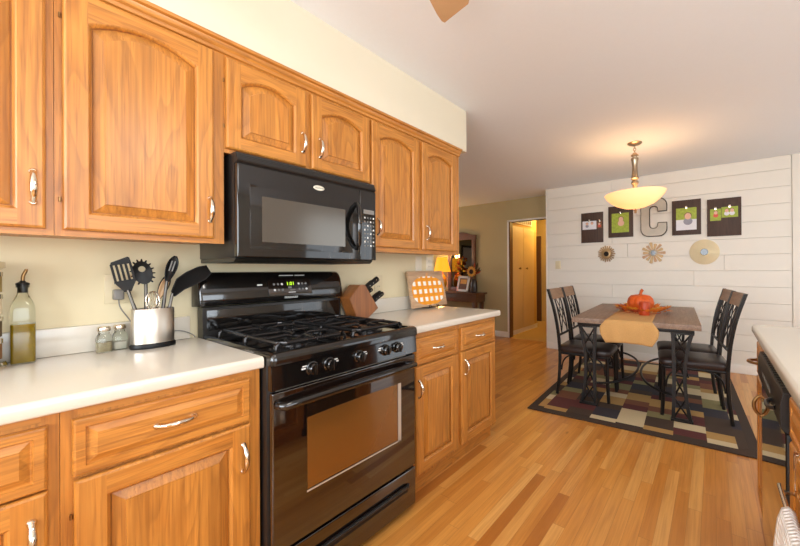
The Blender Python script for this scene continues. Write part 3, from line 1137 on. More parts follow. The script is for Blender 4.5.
# ------------------------------------------------------------------ microwave
mw = thing('microwave', 'black over-the-range microwave under the short oak cabinet', 'microwave', (0.2, 0.36, 1.258))
MX = 0.398
MY0, MY1 = 0.012, 0.706
MB().box((0.004, MY0, 1.275), (MX - 0.03, MY1, 1.6965), SATBLK, bev=0.003).done('body', mw, True)
b = MB()
b.prism([(0.006, 1.258), (MX - 0.045, 1.258), (MX - 0.022, 1.2755), (0.006, 1.2755)], MY0 + 0.003, MY1 - 0.003, GREYBLK, 'y', 0.002)
bp = b.done('bottom_panel', mw, True)
b = MB()
b.prism([(MX - 0.03, 1.652), (MX - 0.006, 1.652), (MX + 0.002, 1.662), (MX - 0.01, 1.692), (MX - 0.014, 1.6965), (MX - 0.03, 1.6965)], MY0, MY1, SATBLK, 'y', 0.002)
vg = b.done('vent_grille', mw, True)
b = MB()
for k in range(3):
    b.box((MX - 0.0085 - 0.003 * k, MY0 + 0.012, 1.666 + 0.0075 * k), (MX - 0.0005 - 0.0025 * k, MY1 - 0.012, 1.670 + 0.0075 * k), VENTBLK)
b.done('slat', vg, True)
md = MB().box((MX - 0.03, MY0, 1.277), (MX, 0.598, 1.65), BLACKGL, bev=0.005, seg=3).done('door', mw, True)
b = MB()
b.box((MX, 0.058, 1.312), (MX + 0.0012, 0.552, 1.572), BLACKGL, bev=0.001)
b.done('window_frame', md, True)
b = MB()
b.box((MX + 0.0012, 0.104, 1.342), (MX + 0.0018, 0.506, 1.53), MICROWIN)
b.done('window', md, True)
b = MB()
pts = [(MX + 0.001, 0.578, 1.335), (MX + 0.018, 0.574, 1.35)] + [(MX + 0.024 + 0.02 * math.sin(PI * k / 10), 0.574 - 0.012 * math.sin(PI * k / 10), 1.36 + 0.185 * k / 10) for k in range(11)] + [(MX + 0.018, 0.574, 1.556), (MX + 0.001, 0.578, 1.572)]
b.tube(pts, 0.0115, BLACKGL, 12)
b.done('handle', md, True)
b = MB()
b.lathe([(0, 0), (0.028, 0), (0.028, 0.002), (0.024, 0.003), (0, 0.003)], plain('badge_silver', srgb(226, 222, 204), 0.3, metal=0.3), (MX, 0.362, 1.612), 28, sx=1.0, sy=0.42, axis='x')
bd = b.done('badge', md, True)
text_part('Whirlpool', 0.0115, GREYINK, bd, (MX + 0.0032, 0.362, 1.612), RX, 'badge_lettering', 0.0002)
kp = MB().box((MX - 0.03, 0.601, 1.277), (MX - 0.001, MY1, 1.65), BLACKGL, bev=0.004, seg=3).done('keypad_panel', mw, True)
MB().box((MX - 0.001, 0.622, 1.525), (MX, 0.694, 1.548), GREYPLA).done('display', kp, True)
for i in range(8):
    for j in range(4):
        b = MB()
        z = 1.505 - i * 0.0215
        y = 0.626 + j * 0.0195
        b.box((MX - 0.0012, y, z - 0.005), (MX - 0.0002, y + 0.009, z + 0.004), GREYINK if (i + j) % 3 else WHITEINK)
        b.done('button', kp, True)

# ------------------------------------------------------------------ things on the left counter
CT = 0.9245
cd = thing('utensil_holder', 'oval brushed steel utensil holder on the counter beside the range', 'utensil holder', (0.108, -0.176, CT))
b = MB()
b.lathe([(0, 0.0), (0.069, 0.0), (0.071, 0.004), (0.0705, 0.014), (0.066, 0.019), (0, 0.019)], BLKPLA, (0, 0, 0), 40, sx=0.62, sy=1.0)
b.done('base', cd)
b = MB()
b.lathe([(0, 0.0185), (0.066, 0.0185), (0.066, 0.151), (0.0645, 0.153), (0.063, 0.151), (0.063, 0.024), (0, 0.024)], STEEL, (0, 0, 0), 48, sx=0.62, sy=1.0)
b.done('sleeve', cd)


def spline(pts, n=6):
    pts = [Vector(p) for p in pts]
    out = []
    for i in range(len(pts) - 1):
        p0, p1, p2, p3 = pts[max(i - 1, 0)], pts[i], pts[i + 1], pts[min(i + 2, len(pts) - 1)]
        for k in range(n):
            t = k / n
            out.append(0.5 * ((2 * p1) + (p2 - p0) * t + (2 * p0 - 5 * p1 + 4 * p2 - p3) * t * t + (3 * p1 - p0 - 3 * p2 + p3) * t ** 3))
    out.append(pts[-1])
    return out


def frame_from(d, face):
    """matrix whose Z runs along d and whose X faces 'face'"""
    z = Vector(d).normalized()
    x = Vector(face)
    x = (x - z * x.dot(z)).normalized()
    y = z.cross(x)
    return Matrix(((x.x, y.x, z.x, 0), (x.y, y.y, z.y, 0), (x.z, y.z, z.z, 0), (0, 0, 0, 1)))


CAMDIR = Vector((0.97, -0.23, 0.06))


def head_obj(b, name, parent, root, tip_dir, at, face=CAMDIR):
    M = Matrix.Translation(Vector(at)) @ frame_from(tip_dir, face)
    return b.done(name, parent, mat=M)


# slotted turner: handle leans to the left, head outlined and slotted
def utensil(name, label, base, neck, mat=BLKPLA, r=0.0065, strip=True):
    base, neck = Vector(base), Vector(neck)
    t = thing(name, label, 'kitchen utensil', tuple(base), group='utensils in the steel holder')
    d = neck - base
    b = MB()
    n = 8
    b.tube([d * (k / n) for k in range(n + 1)], [r * (1.0 if k < n - 2 else 0.85) for k in range(n + 1)], mat, 10)
    b.done('handle', t)
    if strip:
        q = d.normalized()
        side = CAMDIR.normalized()
        side = (side - q * side.dot(q)).normalized()
        b = MB()
        b.tube([d * 0.45 + side * (r * 0.55), d * 0.75 + side * (r * 0.55), d * 0.99 + side * (r * 0.55)], [0.0035, 0.004, 0.003], GREYPLA, 8)
        b.done('grip_inlay', t)
    return t, d


H = (0.108, -0.176)
t, d = utensil('slotted_turner', 'black slotted turner leaning left in the steel utensil holder', (0.118, -0.2, CT + 0.03), (0.114, -0.252, 1.155))
b = MB()
out = [(-0.012, 0), (-0.03, 0.022), (-0.036, 0.045), (-0.033, 0.098), (0.031, 0.112), (0.036, 0.05), (0.028, 0.022), (0.012, 0)]
# slotted blade: strips between slots plus end bars
def blade_strip(y0, y1, z0, z1, m=BLKPLA, x=0.0022):
    b.box((-x, y0, z0), (x, y1, z1), m, bev=0.001, seg=1)
b.prism([(-0.012, -0.004), (0.012, -0.004), (0.034, 0.03), (0.036, 0.04), (-0.036, 0.04), (-0.034, 0.03)], -0.0022, 0.0022, BLKPLA, 'x')
for k in range(5):
    y = -0.036 + k * 0.0158
    blade_strip(y, y + 0.0088, 0.036, 0.104)
b.prism([(-0.036, 0.10), (0.036, 0.10), (0.034, 0.122), (0.028, 0.126), (-0.03, 0.112)], -0.0022, 0.0022, BLKPLA, 'x')
bmesh.ops.scale(b.bm, vec=(1, 0.82, 1), verts=b.bm.verts[:])
head_obj(b, 'blade', t, t, Vector((0.0, -0.2, 1)), d * 0.98)

t, d = utensil('pasta_server', 'black toothed pasta server with a round hole, second from left in the holder', (0.094, -0.192, CT + 0.03), (0.086, -0.194, 1.18))
b = MB()
n = 26
ringo = []
for k in range(n):
    a = 2 * PI * k / n
    ringo.append((0.0, 0.029 * math.cos(a), 0.042 + 0.046 * math.sin(a)))
hole = [(0.0, 0.0105 * math.cos(2 * PI * k / n), 0.056 + 0.0115 * math.sin(2 * PI * k / n)) for k in range(n)]
sh_ = lambda lp, dx: [(x + dx, y, z) for x, y, z in lp]
i0 = b.mi(BLKPLA)
rings = [[b.bm.verts.new(p) for p in lp] for lp in (sh_(hole, 0.004), sh_(ringo, 0.012), sh_(ringo, 0.009), sh_(hole, 0.0))]
for q in range(4):
    A, B = rings[q], rings[(q + 1) % 4]
    for j in range(n):
        b.bm.faces.new((A[j], A[(j + 1) % n], B[(j + 1) % n], B[j])).material_index = i0
for k in range(14):
    a = R(-52 + 284 * k / 13)
    p = Vector((0.008, 0.027 * math.cos(a), 0.042 + 0.044 * math.sin(a)))
    e = Vector((0.014, 0.036 * math.cos(a), 0.042 + 0.054 * math.sin(a)))
    b.tube([p, (p + e) / 2, e], [0.0038, 0.0034, 0.002], BLKPLA, 6)
head_obj(b, 'head', t, t, Vector((0.05, -0.22, 1)), d * 0.99)

# whisk with wire loops low in the holder
t, d = utensil('wire_whisk', 'small steel wire whisk standing low in the middle of the holder', (0.122, -0.178, CT + 0.03), (0.128, -0.182, 1.07), GREYPLA, 0.005, False)
for k in range(4):
    a = k * PI / 4
    b = MB()
    pts = []
    for i in range(17):
        q = -PI / 2 + 2 * PI * i / 16
        rr_ = 0.022 * math.cos(q)
        pts.append((rr_ * math.cos(a), rr_ * math.sin(a), 0.038 + 0.038 * math.sin(q)))
    b.tube(pts, 0.0013, CHROME, 6)
    b.done('wire_loop', t, mat=Matrix.Translation(d * 0.99))

t, d = utensil('serving_spoon', 'black rimmed slotted spoon standing tall right of centre in the holder', (0.095, -0.156, CT + 0.03), (0.095, -0.13, 1.185))
b = MB()
def spoon(b, L, W, m, dish=0.01, x0=0.0, slots=True):
    g = []
    N, K = 12, 9
    for i in range(N + 1):
        s_ = i / N
        w = W * math.sin(PI * min(1, 0.08 + 0.92 * s_)) ** 0.6 * (0.45 + 0.55 * s_) if i < N else 0.004
        row = []
        for j in range(K):
            v = -1 + 2 * j / (K - 1)
            row.append((x0 - dish * (1 - v * v) * math.sin(PI * s_), w * v, L * s_))
        g.append(row)
    b.sheet(g, m)
    b.sheet([[(x - 0.002, y, z) for x, y, z in r] for r in g], m)
    edge = [r[0] for r in g] + [r[-1] for r in g[::-1]]
    b.tube(edge, 0.0026, m, 6, True)
spoon(b, 0.108, 0.023, BLKPLA)
for y in (-0.007, 0.003):
    b.box((0.0008, y, 0.045), (0.0026, y + 0.004, 0.088), GREYPLA)
head_obj(b, 'bowl', t, t, Vector((0.0, 0.28, 1)), d * 0.98)

t, d = utensil('ladle_spoon', 'brown edged oval spoon behind the others in the holder', (0.09, -0.178, CT + 0.03), (0.078, -0.152, 1.115), BLKPLA, 0.005, False)
b = MB()
spoon(b, 0.1, 0.02, BLKPLA, 0.006)
spoon(b, 0.09, 0.015, plain('spoon_tan', srgb(196, 160, 120), 0.4), 0.005, 0.003)
head_obj(b, 'bowl', t, t, Vector((0.0, 0.34, 1)), d * 0.98)

t, d = utensil('solid_turner', 'broad solid black turner leaning right toward the range', (0.118, -0.15, CT + 0.03), (0.12, -0.118, 1.135))
b = MB()
path = [Vector((0.0, 0.0, 0)), Vector((0, 0.026, 0.04)), Vector((0, 0.06, 0.062)), Vector((0, 0.1, 0.085)), Vector((0, 0.125, 0.1))]
wid = [0.012, 0.026, 0.031, 0.03, 0.02]
g = []
for p, w in zip(path, wid):
    g.append([(0.012, p.y - w * 0.55, p.z + w * 0.83), (0.004, p.y, p.z), (0.0, p.y + w * 0.55, p.z - w * 0.83)])
b.sheet(g, BLKPLA)
b.sheet([[(x - 0.003, y, z) for x, y, z in r] for r in g], BLKPLA)
b.tube([r[0] for r in g] + [r[1] for r in g[-1:]] + [r[2] for r in g[::-1]], 0.0022, BLKPLA, 6)
b.done('blade', t, mat=Matrix.Translation(d * 0.97))

# salt and pepper shakers
def shaker(x, y, label, fill, fm):
    t = thing('shaker', label, 'shaker', (x, y, CT), group='glass shakers on the counter')
    def sq(h, z, r=0.006):
        return [(px - x, py - y, z) for px, py, z in rr(y - h, y + h, x - h, x + h, z, 0, r, 3)]
    b = MB()
    b.loops([sq(0.0195, 0.0), sq(0.021, 0.004), sq(0.021, 0.05), sq(0.018, 0.062, 0.012), sq(0.015, 0.067, 0.012), sq(0.015, 0.078, 0.012)], CLEAR)
    b.done('jar', t)
    b = MB()
    b.loops([sq(0.0175, 0.003), sq(0.0185, 0.006), sq(0.0185, fill)], fm)
    b.done('contents', t)
    b = MB()
    b.lathe([(0.0175, 0.0), (0.019, 0.002), (0.019, 0.012), (0.016, 0.017), (0, 0.0185)], CHROME, (0, 0, 0.077), 24)
    b.lathe([(0, 0.0), (0.0175, 0.0)], CHROME, (0, 0, 0.077), 24)
    b.done('lid', t)
shaker(0.068, -0.309, 'left glass shaker with ground pepper and metal lid', 0.036, PEPPER)
shaker(0.05, -0.263, 'right glass shaker with salt and metal lid', 0.03, SALT)

# olive oil bottle
ob = thing('oil_bottle', 'square glass bottle of olive oil with a metal pourer', 'bottle', (0.062, -0.497, CT))
def sq2(h, z, r=0.006):
    return [(px - 1, py - 1, z) for px, py, z in rr(1 - h, 1 + h, 1 - h, 1 + h, z, 0, r, 3)]
b = MB()
b.loops([sq2(0.0245, 0.0), sq2(0.026, 0.004), sq2(0.026, 0.175), sq2(0.0245, 0.19, 0.012), sq2(0.017, 0.212, 0.0155), sq2(0.012, 0.225, 0.0118), sq2(0.0115, 0.246, 0.0113), sq2(0.0145, 0.248, 0.0143), sq2(0.0145, 0.254, 0.0143)], CLEAR)
b.done('bottle_glass', ob)
b = MB()
b.loops([sq2(0.0235, 0.003), sq2(0.0245, 0.006), sq2(0.0245, 0.128)], OIL)
b.done('oil', ob)
b = MB()
b.lathe([(0, 0.23), (0.009, 0.23), (0.0098, 0.254), (0.015, 0.2545), (0.015, 0.262), (0.007, 0.266), (0.006, 0.27), (0, 0.27)], BLKPLA, (0, 0, 0), 20)
b.tube(spline([(0, 0, 0.268), (0, 0.001, 0.285), (0, 0.006, 0.3), (0.002, 0.008, 0.308)], 4), [0.0045] * 9 + [0.004] * 3 + [0.0035], BRONZE, 10)
b.done('pourer', ob)

# revolving spice rack at the left edge
sr = thing('spice_rack', 'chrome spice rack with small jars at the left edge of the photo', 'spice rack', (0.10, -0.602, CT))
b = MB()
b.lathe([(0, 0), (0.072, 0), (0.074, 0.006), (0.07, 0.02), (0.055, 0.026), (0, 0.026)], CHROME, (0, 0, 0), 36)
b.done('base', sr)
b = MB()
b.lathe([(0, 0.306), (0.06, 0.306), (0.07, 0.312), (0.07, 0.33), (0.05, 0.335), (0, 0.335)], CHROME, (0, 0, 0), 36)
b.done('cap', sr)
b = MB()
b.lathe([(0, 0.026), (0.014, 0.026), (0.014, 0.306), (0, 0.306)], CHROME, (0, 0, 0), 16)
b.done('pillar', sr)
for k in range(6):
    for j in range(4):
        a = R(15 + 60 * k)
        cx, cy = 0.046 * math.cos(a), 0.046 * math.sin(a)
        jar = thing('spice_jar', 'spice jar in the chrome rack at the left edge of the photo', 'jar', (0.10 + cx, -0.602 + cy, CT + 0.03 + 0.069 * j), group='spice jars in the chrome rack')
        c = MB()
        c.lathe([(0, 0), (0.0185, 0), (0.0185, 0.048), (0, 0.048)], SPICE[(k + 2 * j) % 5], (0, 0, 0.0), 14)
        c.done('contents', jar)
        c = MB()
        c.lathe([(0, 0.048), (0.0205, 0.048), (0.0205, 0.062), (0, 0.063)], CHROME, (0, 0, 0), 14)
        c.done('lid', jar)


# outlets, switches and the plugged charger
def wall_plate(y, z, label, kind, name, w=0.072, h=0.116, mat=WHITEPLA):
    t = thing(name, label, 'outlet' if kind == 'outlet' else 'switch', (0.0, y, z))
    b = MB()
    b.box((0.0, -w / 2, -h / 2), (0.006, w / 2, h / 2), mat, bev=0.003)
    b.done('plate', t)
    if kind == 'outlet':
        for s_ in (-1, 1):
            b = MB()
            b.box((0.006, -0.017, s_ * 0.022 - 0.014), (0.0075, 0.017, s_ * 0.022 + 0.014), mat, bev=0.0006)
            b.box((0.0075, -0.009, s_ * 0.022 - 0.004), (0.0078, -0.006, s_ * 0.022 + 0.006), GREYINK)
            b.box((0.0075, 0.006, s_ * 0.022 - 0.004), (0.0078, 0.009, s_ * 0.022 + 0.006), GREYINK)
            b.done('receptacle', t)
    else:
        b = MB()
        b.box((0.006, -0.017, -0.034), (0.0085, 0.017, 0.034), mat, bev=0.001)
        b.done('rocker', t)
    return t


wall_plate(-0.262, 1.155, 'cream wall outlet behind the utensils with a grey plug in it', 'outlet', 'wall_outlet', mat=ALMOND)
wall_plate(1.062, 1.13, 'cream wall outlet on the wall behind the knife handles', 'outlet', 'wall_outlet', mat=ALMOND)
wall_plate(1.475, 1.272, 'white rocker switch under the far wall cabinet', 'switch', 'light_switch')
wall_plate(1.6, 1.272, 'white wall outlet at the end of the kitchen wall, right of a rocker switch', 'outlet', 'wall_outlet', 0.07, 0.11)
ch = thing('charger_plug', 'grey charger plug with a cord in the outlet behind the utensils', 'charger', (0.008, -0.262, 1.133))
MB().box((0.0, -0.015, -0.02), (0.034, 0.015, 0.02), GREYPLA, bev=0.006, seg=3).done('plug', ch)
b = MB()
pts = [(0.02, 0.0, -0.018), (0.026, 0.004, -0.05), (0.022, 0.025, -0.09), (0.018, 0.05, -0.13), (0.02, 0.1, -0.17), (0.02, 0.16, -0.166), (0.022, 0.2, -0.17), (0.026, 0.235, -0.19), (0.03, 0.245, -0.2045)]
b.tube(spline(pts, 5), 0.0022, GREYPLA, 6)
b.done('cord', ch)

# ------------------------------------------------------------------ knife block and pumpkin board on the right counter
kb = thing('knife_block', 'slanted brown wooden knife block with black handled knives', 'knife block', (0.11, 0.80, CT))
# side outline in the (y,z) plane: leans back to the left, slots face up and right
b = MB()
side = [(-0.125, 0.06), (-0.10, 0.0), (0.06, 0.0), (0.145, 0.075), (0.155, 0.085), (-0.015, 0.205), (-0.035, 0.205)]
side = [(-0.155, 0.02), (-0.12, 0.0), (0.055, 0.0), (0.155, 0.075), (0.075, 0.185), (0.03, 0.215), (-0.02, 0.215), (-0.15, 0.10)]
side = [(-0.036, 0.0), (0.045, 0.0), (0.125, 0.055), (0.022, 0.208), (-0.02, 0.208), (-0.095, 0.13)]
b.prism(side, -0.052, 0.052, BLOCKWOOD, 'x', 0.003)
b.done('block', kb)
dirv = Vector((0, 0.8, 0.6))
nrm = Vector((0, 0.115 / 0.191, 0)) 
f0, f1 = Vector((0, 0.125, 0.055)), Vector((0, 0.022, 0.208))
fn_ = Vector((0, 0.153, 0.103)).normalized()
kn = [(0.80, 0.02, 0.125, 0.014, 'largest knife, its black handle highest in the block'), (0.74, -0.022, 0.105, 0.011, 'black handled knife beside the highest one in the block'),
      (0.26, 0.03, 0.1, 0.0105, 'front knife of the lower row in the block'), (0.28, 0.003, 0.105, 0.0105, 'middle knife of the lower row in the block'), (0.22, -0.026, 0.1, 0.0105, 'rear knife of the lower row in the block'), (0.48, -0.036, 0.085, 0.009, 'short knife between the upper and lower rows in the block')]
for s_, xo, L, r, lab in kn:
    p = f0.lerp(f1, s_) + Vector((xo, 0, 0)) + fn_ * 0.0015
    wp = p + Vector((0.11, 0.80, CT))
    kt = thing('knife', lab, 'knife', tuple(wp), group='knives in the wooden block')
    M = frame_from(fn_, (1, 0, 0))
    b = MB()
    b.loops([[(q * 0.7, w, z) for q, w in ((-r, -r * 1.1), (r, -r * 1.1), (r, r * 1.1), (-r, r * 1.1))] for z in (0.0, 0.004)], CHROME)
    b.done('bolster', kt, mat=M)
    b = MB()
    sec = []
    for z, k in ((0.004, 0.85), (0.02, 1.0), (L * 0.5, 0.92), (L * 0.8, 1.05), (L * 0.96, 0.98), (L, 0.7)):
        sec.append([(r * 0.85 * k * math.cos(a), r * 1.35 * k * math.sin(a) + 0.004 * (z / L) ** 2, z) for a in [2 * PI * i / 10 for i in range(10)]])
    b.loops(sec, BLKPLA)
    b.done('handle', kt, mat=M)
    b = MB()
    for z in (L * 0.3, L * 0.55, L * 0.8):
        b.lathe([(0, 0), (0.0022, 0), (0.0022, 0.001), (0, 0.001)], CHROME, (r * 0.83, 0, z), 8, axis='x')
    b.done('rivet', kt, mat=M)

pb = thing('pumpkin_board', 'square wood board painted with an orange gingham pumpkin on a small easel', 'sign', (0.105, 1.497, CT))
TB = Matrix.Translation((0.0, 0, 0.012)) @ Matrix.Rotation(R(-11), 4, 'Y')
b = MB()
for k in range(3):
    b.box((-0.008, -0.205, k * 0.0935), (0.008, 0.205, k * 0.0935 + 0.093), PALEWOOD, bev=0.0015)
b.done('board', pb, mat=TB)
b = MB()
n = 40
outl = []
for k in range(n):
    a = 2 * PI * k / n
    ry = 0.172 * (1 - 0.025 * math.cos(4 * a)) * (abs(math.cos(a)) ** 0.08 if abs(math.cos(a)) > 1e-3 else 0.6)
    outl.append((0.186 * math.copysign(abs(math.cos(a)) ** 0.85, math.cos(a)), 0.125 + 0.113 * math.copysign(abs(math.sin(a)) ** 0.8, math.sin(a))))
b.prism(outl, 0.0082, 0.0094, GING, 'x')
b.done('painted_pumpkin', pb, mat=TB)
MB().prism([(-0.016, 0.232), (0.014, 0.232), (0.02, 0.262), (-0.004, 0.268)], 0.0082, 0.0093, plain('stem_paint', srgb(214, 160, 110), 0.6), 'x').done('painted_stem', pb, mat=TB)
b = MB()
for y in (-0.045, 0.045):
    b.tube(spline([(-0.05, y, 0.004), (0.0, y, 0.004), (0.028, y, 0.006), (0.032, y, 0.02), (0.026, y, 0.026)], 4), 0.003, IRON, 8)
    b.tube(spline([(0.03, y, 0.008), (0.03, y + 0.018, 0.012), (0.03, y + 0.022, 0.02), (0.03, y + 0.012, 0.024)], 4), 0.0028, IRON, 6)
    b.tube([(-0.05, y, 0.004), (-0.055, y, 0.1), (-0.05, y * 0.5, 0.17)], 0.003, IRON, 6)
b.tube([(0.02, -0.045, 0.005), (0.02, 0.045, 0.005)], 0.003, IRON, 8)
b.done('easel', pb)

# ------------------------------------------------------------------ dining: rug
rug = MB()
RX0, RX1, RYA, RYB = 0.576, 2.17, 2.24, 4.44
pal = dict(c=srgb(206, 186, 146), g=srgb(138, 128, 84), t=srgb(178, 138, 78), r=srgb(122, 74, 48), b=srgb(92, 42, 38), n=srgb(52, 46, 52), d=srgb(70, 52, 38))
RM = {k: plain('rug_' + k, v, 0.95, noise=0.14, scale=260, bump=0.5) for k, v in pal.items()}
border = plain('rug_border', srgb(62, 46, 34), 0.95, noise=0.14, scale=260, bump=0.5)
rug.box((RX0, RYA, 0.0008), (RX1, RYB, 0.009), border, bev=0.002)
cols = [0.64, 0.70, 0.89, 1.085, 1.28, 1.475, 1.67, 1.875, 2.045, 2.105]
patt = ['tcgdtcndtcgd', 'bbrgndbgrdnc', 'dbdntbcgrrdn', 'ndtcrgbndtcb', 'ccbrtdngbrtc', 'dgrtbnndcgrb', 'bcbtnrdcgbtn', 'tddnggctrbdc', 'ddncbndcgrnd']
for i in range(len(cols) - 1):
    y = RYA + 0.10 + (0.05 if i % 2 else 0.0)
    if i % 2:
        rug.box((cols[i], RYA + 0.075, 0.009), (cols[i + 1], y, 0.0102), RM['t' if i % 4 == 1 else 'c'])
    q = 0
    seq = patt[i % len(patt)]
    while y < RYB - 0.09:
        h = (0.2, 0.125, 0.125, 0.2, 0.125)[(q + i) % 5]
        y1 = min(y + h, RYB - 0.075)
        rug.box((cols[i], y, 0.009), (cols[i + 1], y1, 0.0102), RM[seq[q % len(seq)]])
        y = y1
        q += 1
RGM = Matrix.Translation((0.576, 2.25, 0)) @ Matrix.Rotation(R(3.3), 4, 'Z') @ Matrix.Translation((-0.576, -2.25, 0))
o = rug.done('area_rug', mat=RGM)
tag(o, 'dark bordered rug with a patchwork of coloured rectangles under the dining table', 'rug')

# ------------------------------------------------------------------ dining table
TRZ = R(4)
TZ = 0.0118
TH = 0.775
tb = thing('dining_table', 'rectangular dining table with plank wood top on black lattice metal legs', 'table', (1.30, 3.33, TZ), TRZ)
b = MB()
for k in range(4):
    x0 = -0.485 + k * 0.2425
    b.box((x0 + 0.0005, -0.745, TH - 0.042), (x0 + 0.242, 0.745, TH), TABLEWOOD, bev=0.002)
b.done('table_top', tb)
b = MB()
for s_ in (-1, 1):
    b.box((-0.43, s_ * 0.69 - 0.012, TH - 0.075), (0.43, s_ * 0.69 + 0.012, TH - 0.0425), WROUGHT, bev=0.002)
    b.box((s_ * 0.43 - 0.012, -0.69, TH - 0.075), (s_ * 0.43 + 0.012, 0.69, TH - 0.0425), WROUGHT, bev=0.002)
b.done('apron', tb)
ZL = TH - 0.076
for ly in (-0.68, 0.68):
    for lx in (-0.345, 0.345):
        b = MB()
        so = 1 if lx > 0 else -1
        outer, inner = [], []
        for k in range(13):
            s_ = k / 12
            z = 0.012 + (ZL - 0.012) * s_
            q = (2 * s_ - 1) ** 2
            outer.append((lx + so * (0.03 + 0.05 * q * (1.0 if s_ > 0.5 else 0.75)), ly, z))
            inner.append((lx - so * (0.042 + 0.008 * q), ly, z))
        for path in (outer, inner):
            secs = [[(p[0] - 0.013, p[1] - 0.016, p[2]), (p[0] + 0.013, p[1] - 0.016, p[2]), (p[0] + 0.013, p[1] + 0.016, p[2]), (p[0] - 0.013, p[1] + 0.016, p[2])] for p in path]
            b.loops(secs, WROUGHT)
        for k in range(0, 12, 3):
            a, c = k, min(k + 3, 12)
            b.tube([outer[a], ((outer[a][0] + inner[c][0]) / 2, ly, (outer[a][2] + inner[c][2]) / 2), inner[c]], 0.0075, WROUGHT, 6)
            b.tube([inner[a], ((inner[a][0] + outer[c][0]) / 2, ly, (inner[a][2] + outer[c][2]) / 2), outer[c]], 0.0075, WROUGHT, 6)
        b.box((min(outer[0][0], inner[0][0]) - 0.018, ly - 0.024, 0.0), (max(outer[0][0], inner[0][0]) + 0.018, ly + 0.024, 0.016), WROUGHT, bev=0.002)
        b.box((min(outer[-1][0], inner[-1][0]) - 0.015, ly - 0.02, ZL - 0.01), (max(outer[-1][0], inner[-1][0]) + 0.015, ly + 0.02, ZL + 0.0015), WROUGHT, bev=0.002)
        b.done('leg', tb)
for s_ in (-1, 1):
    b = MB()
    pts = []
    for k in range(25):
        a = PI * k / 24
        pts.append((s_ * (0.32 - 0.305 * math.sin(a)), 0.68 * math.cos(a), 0.2))
    secs = []
    b.tube(pts, 0.011, WROUGHT, 8)
    b.done('ring_stretcher', tb)


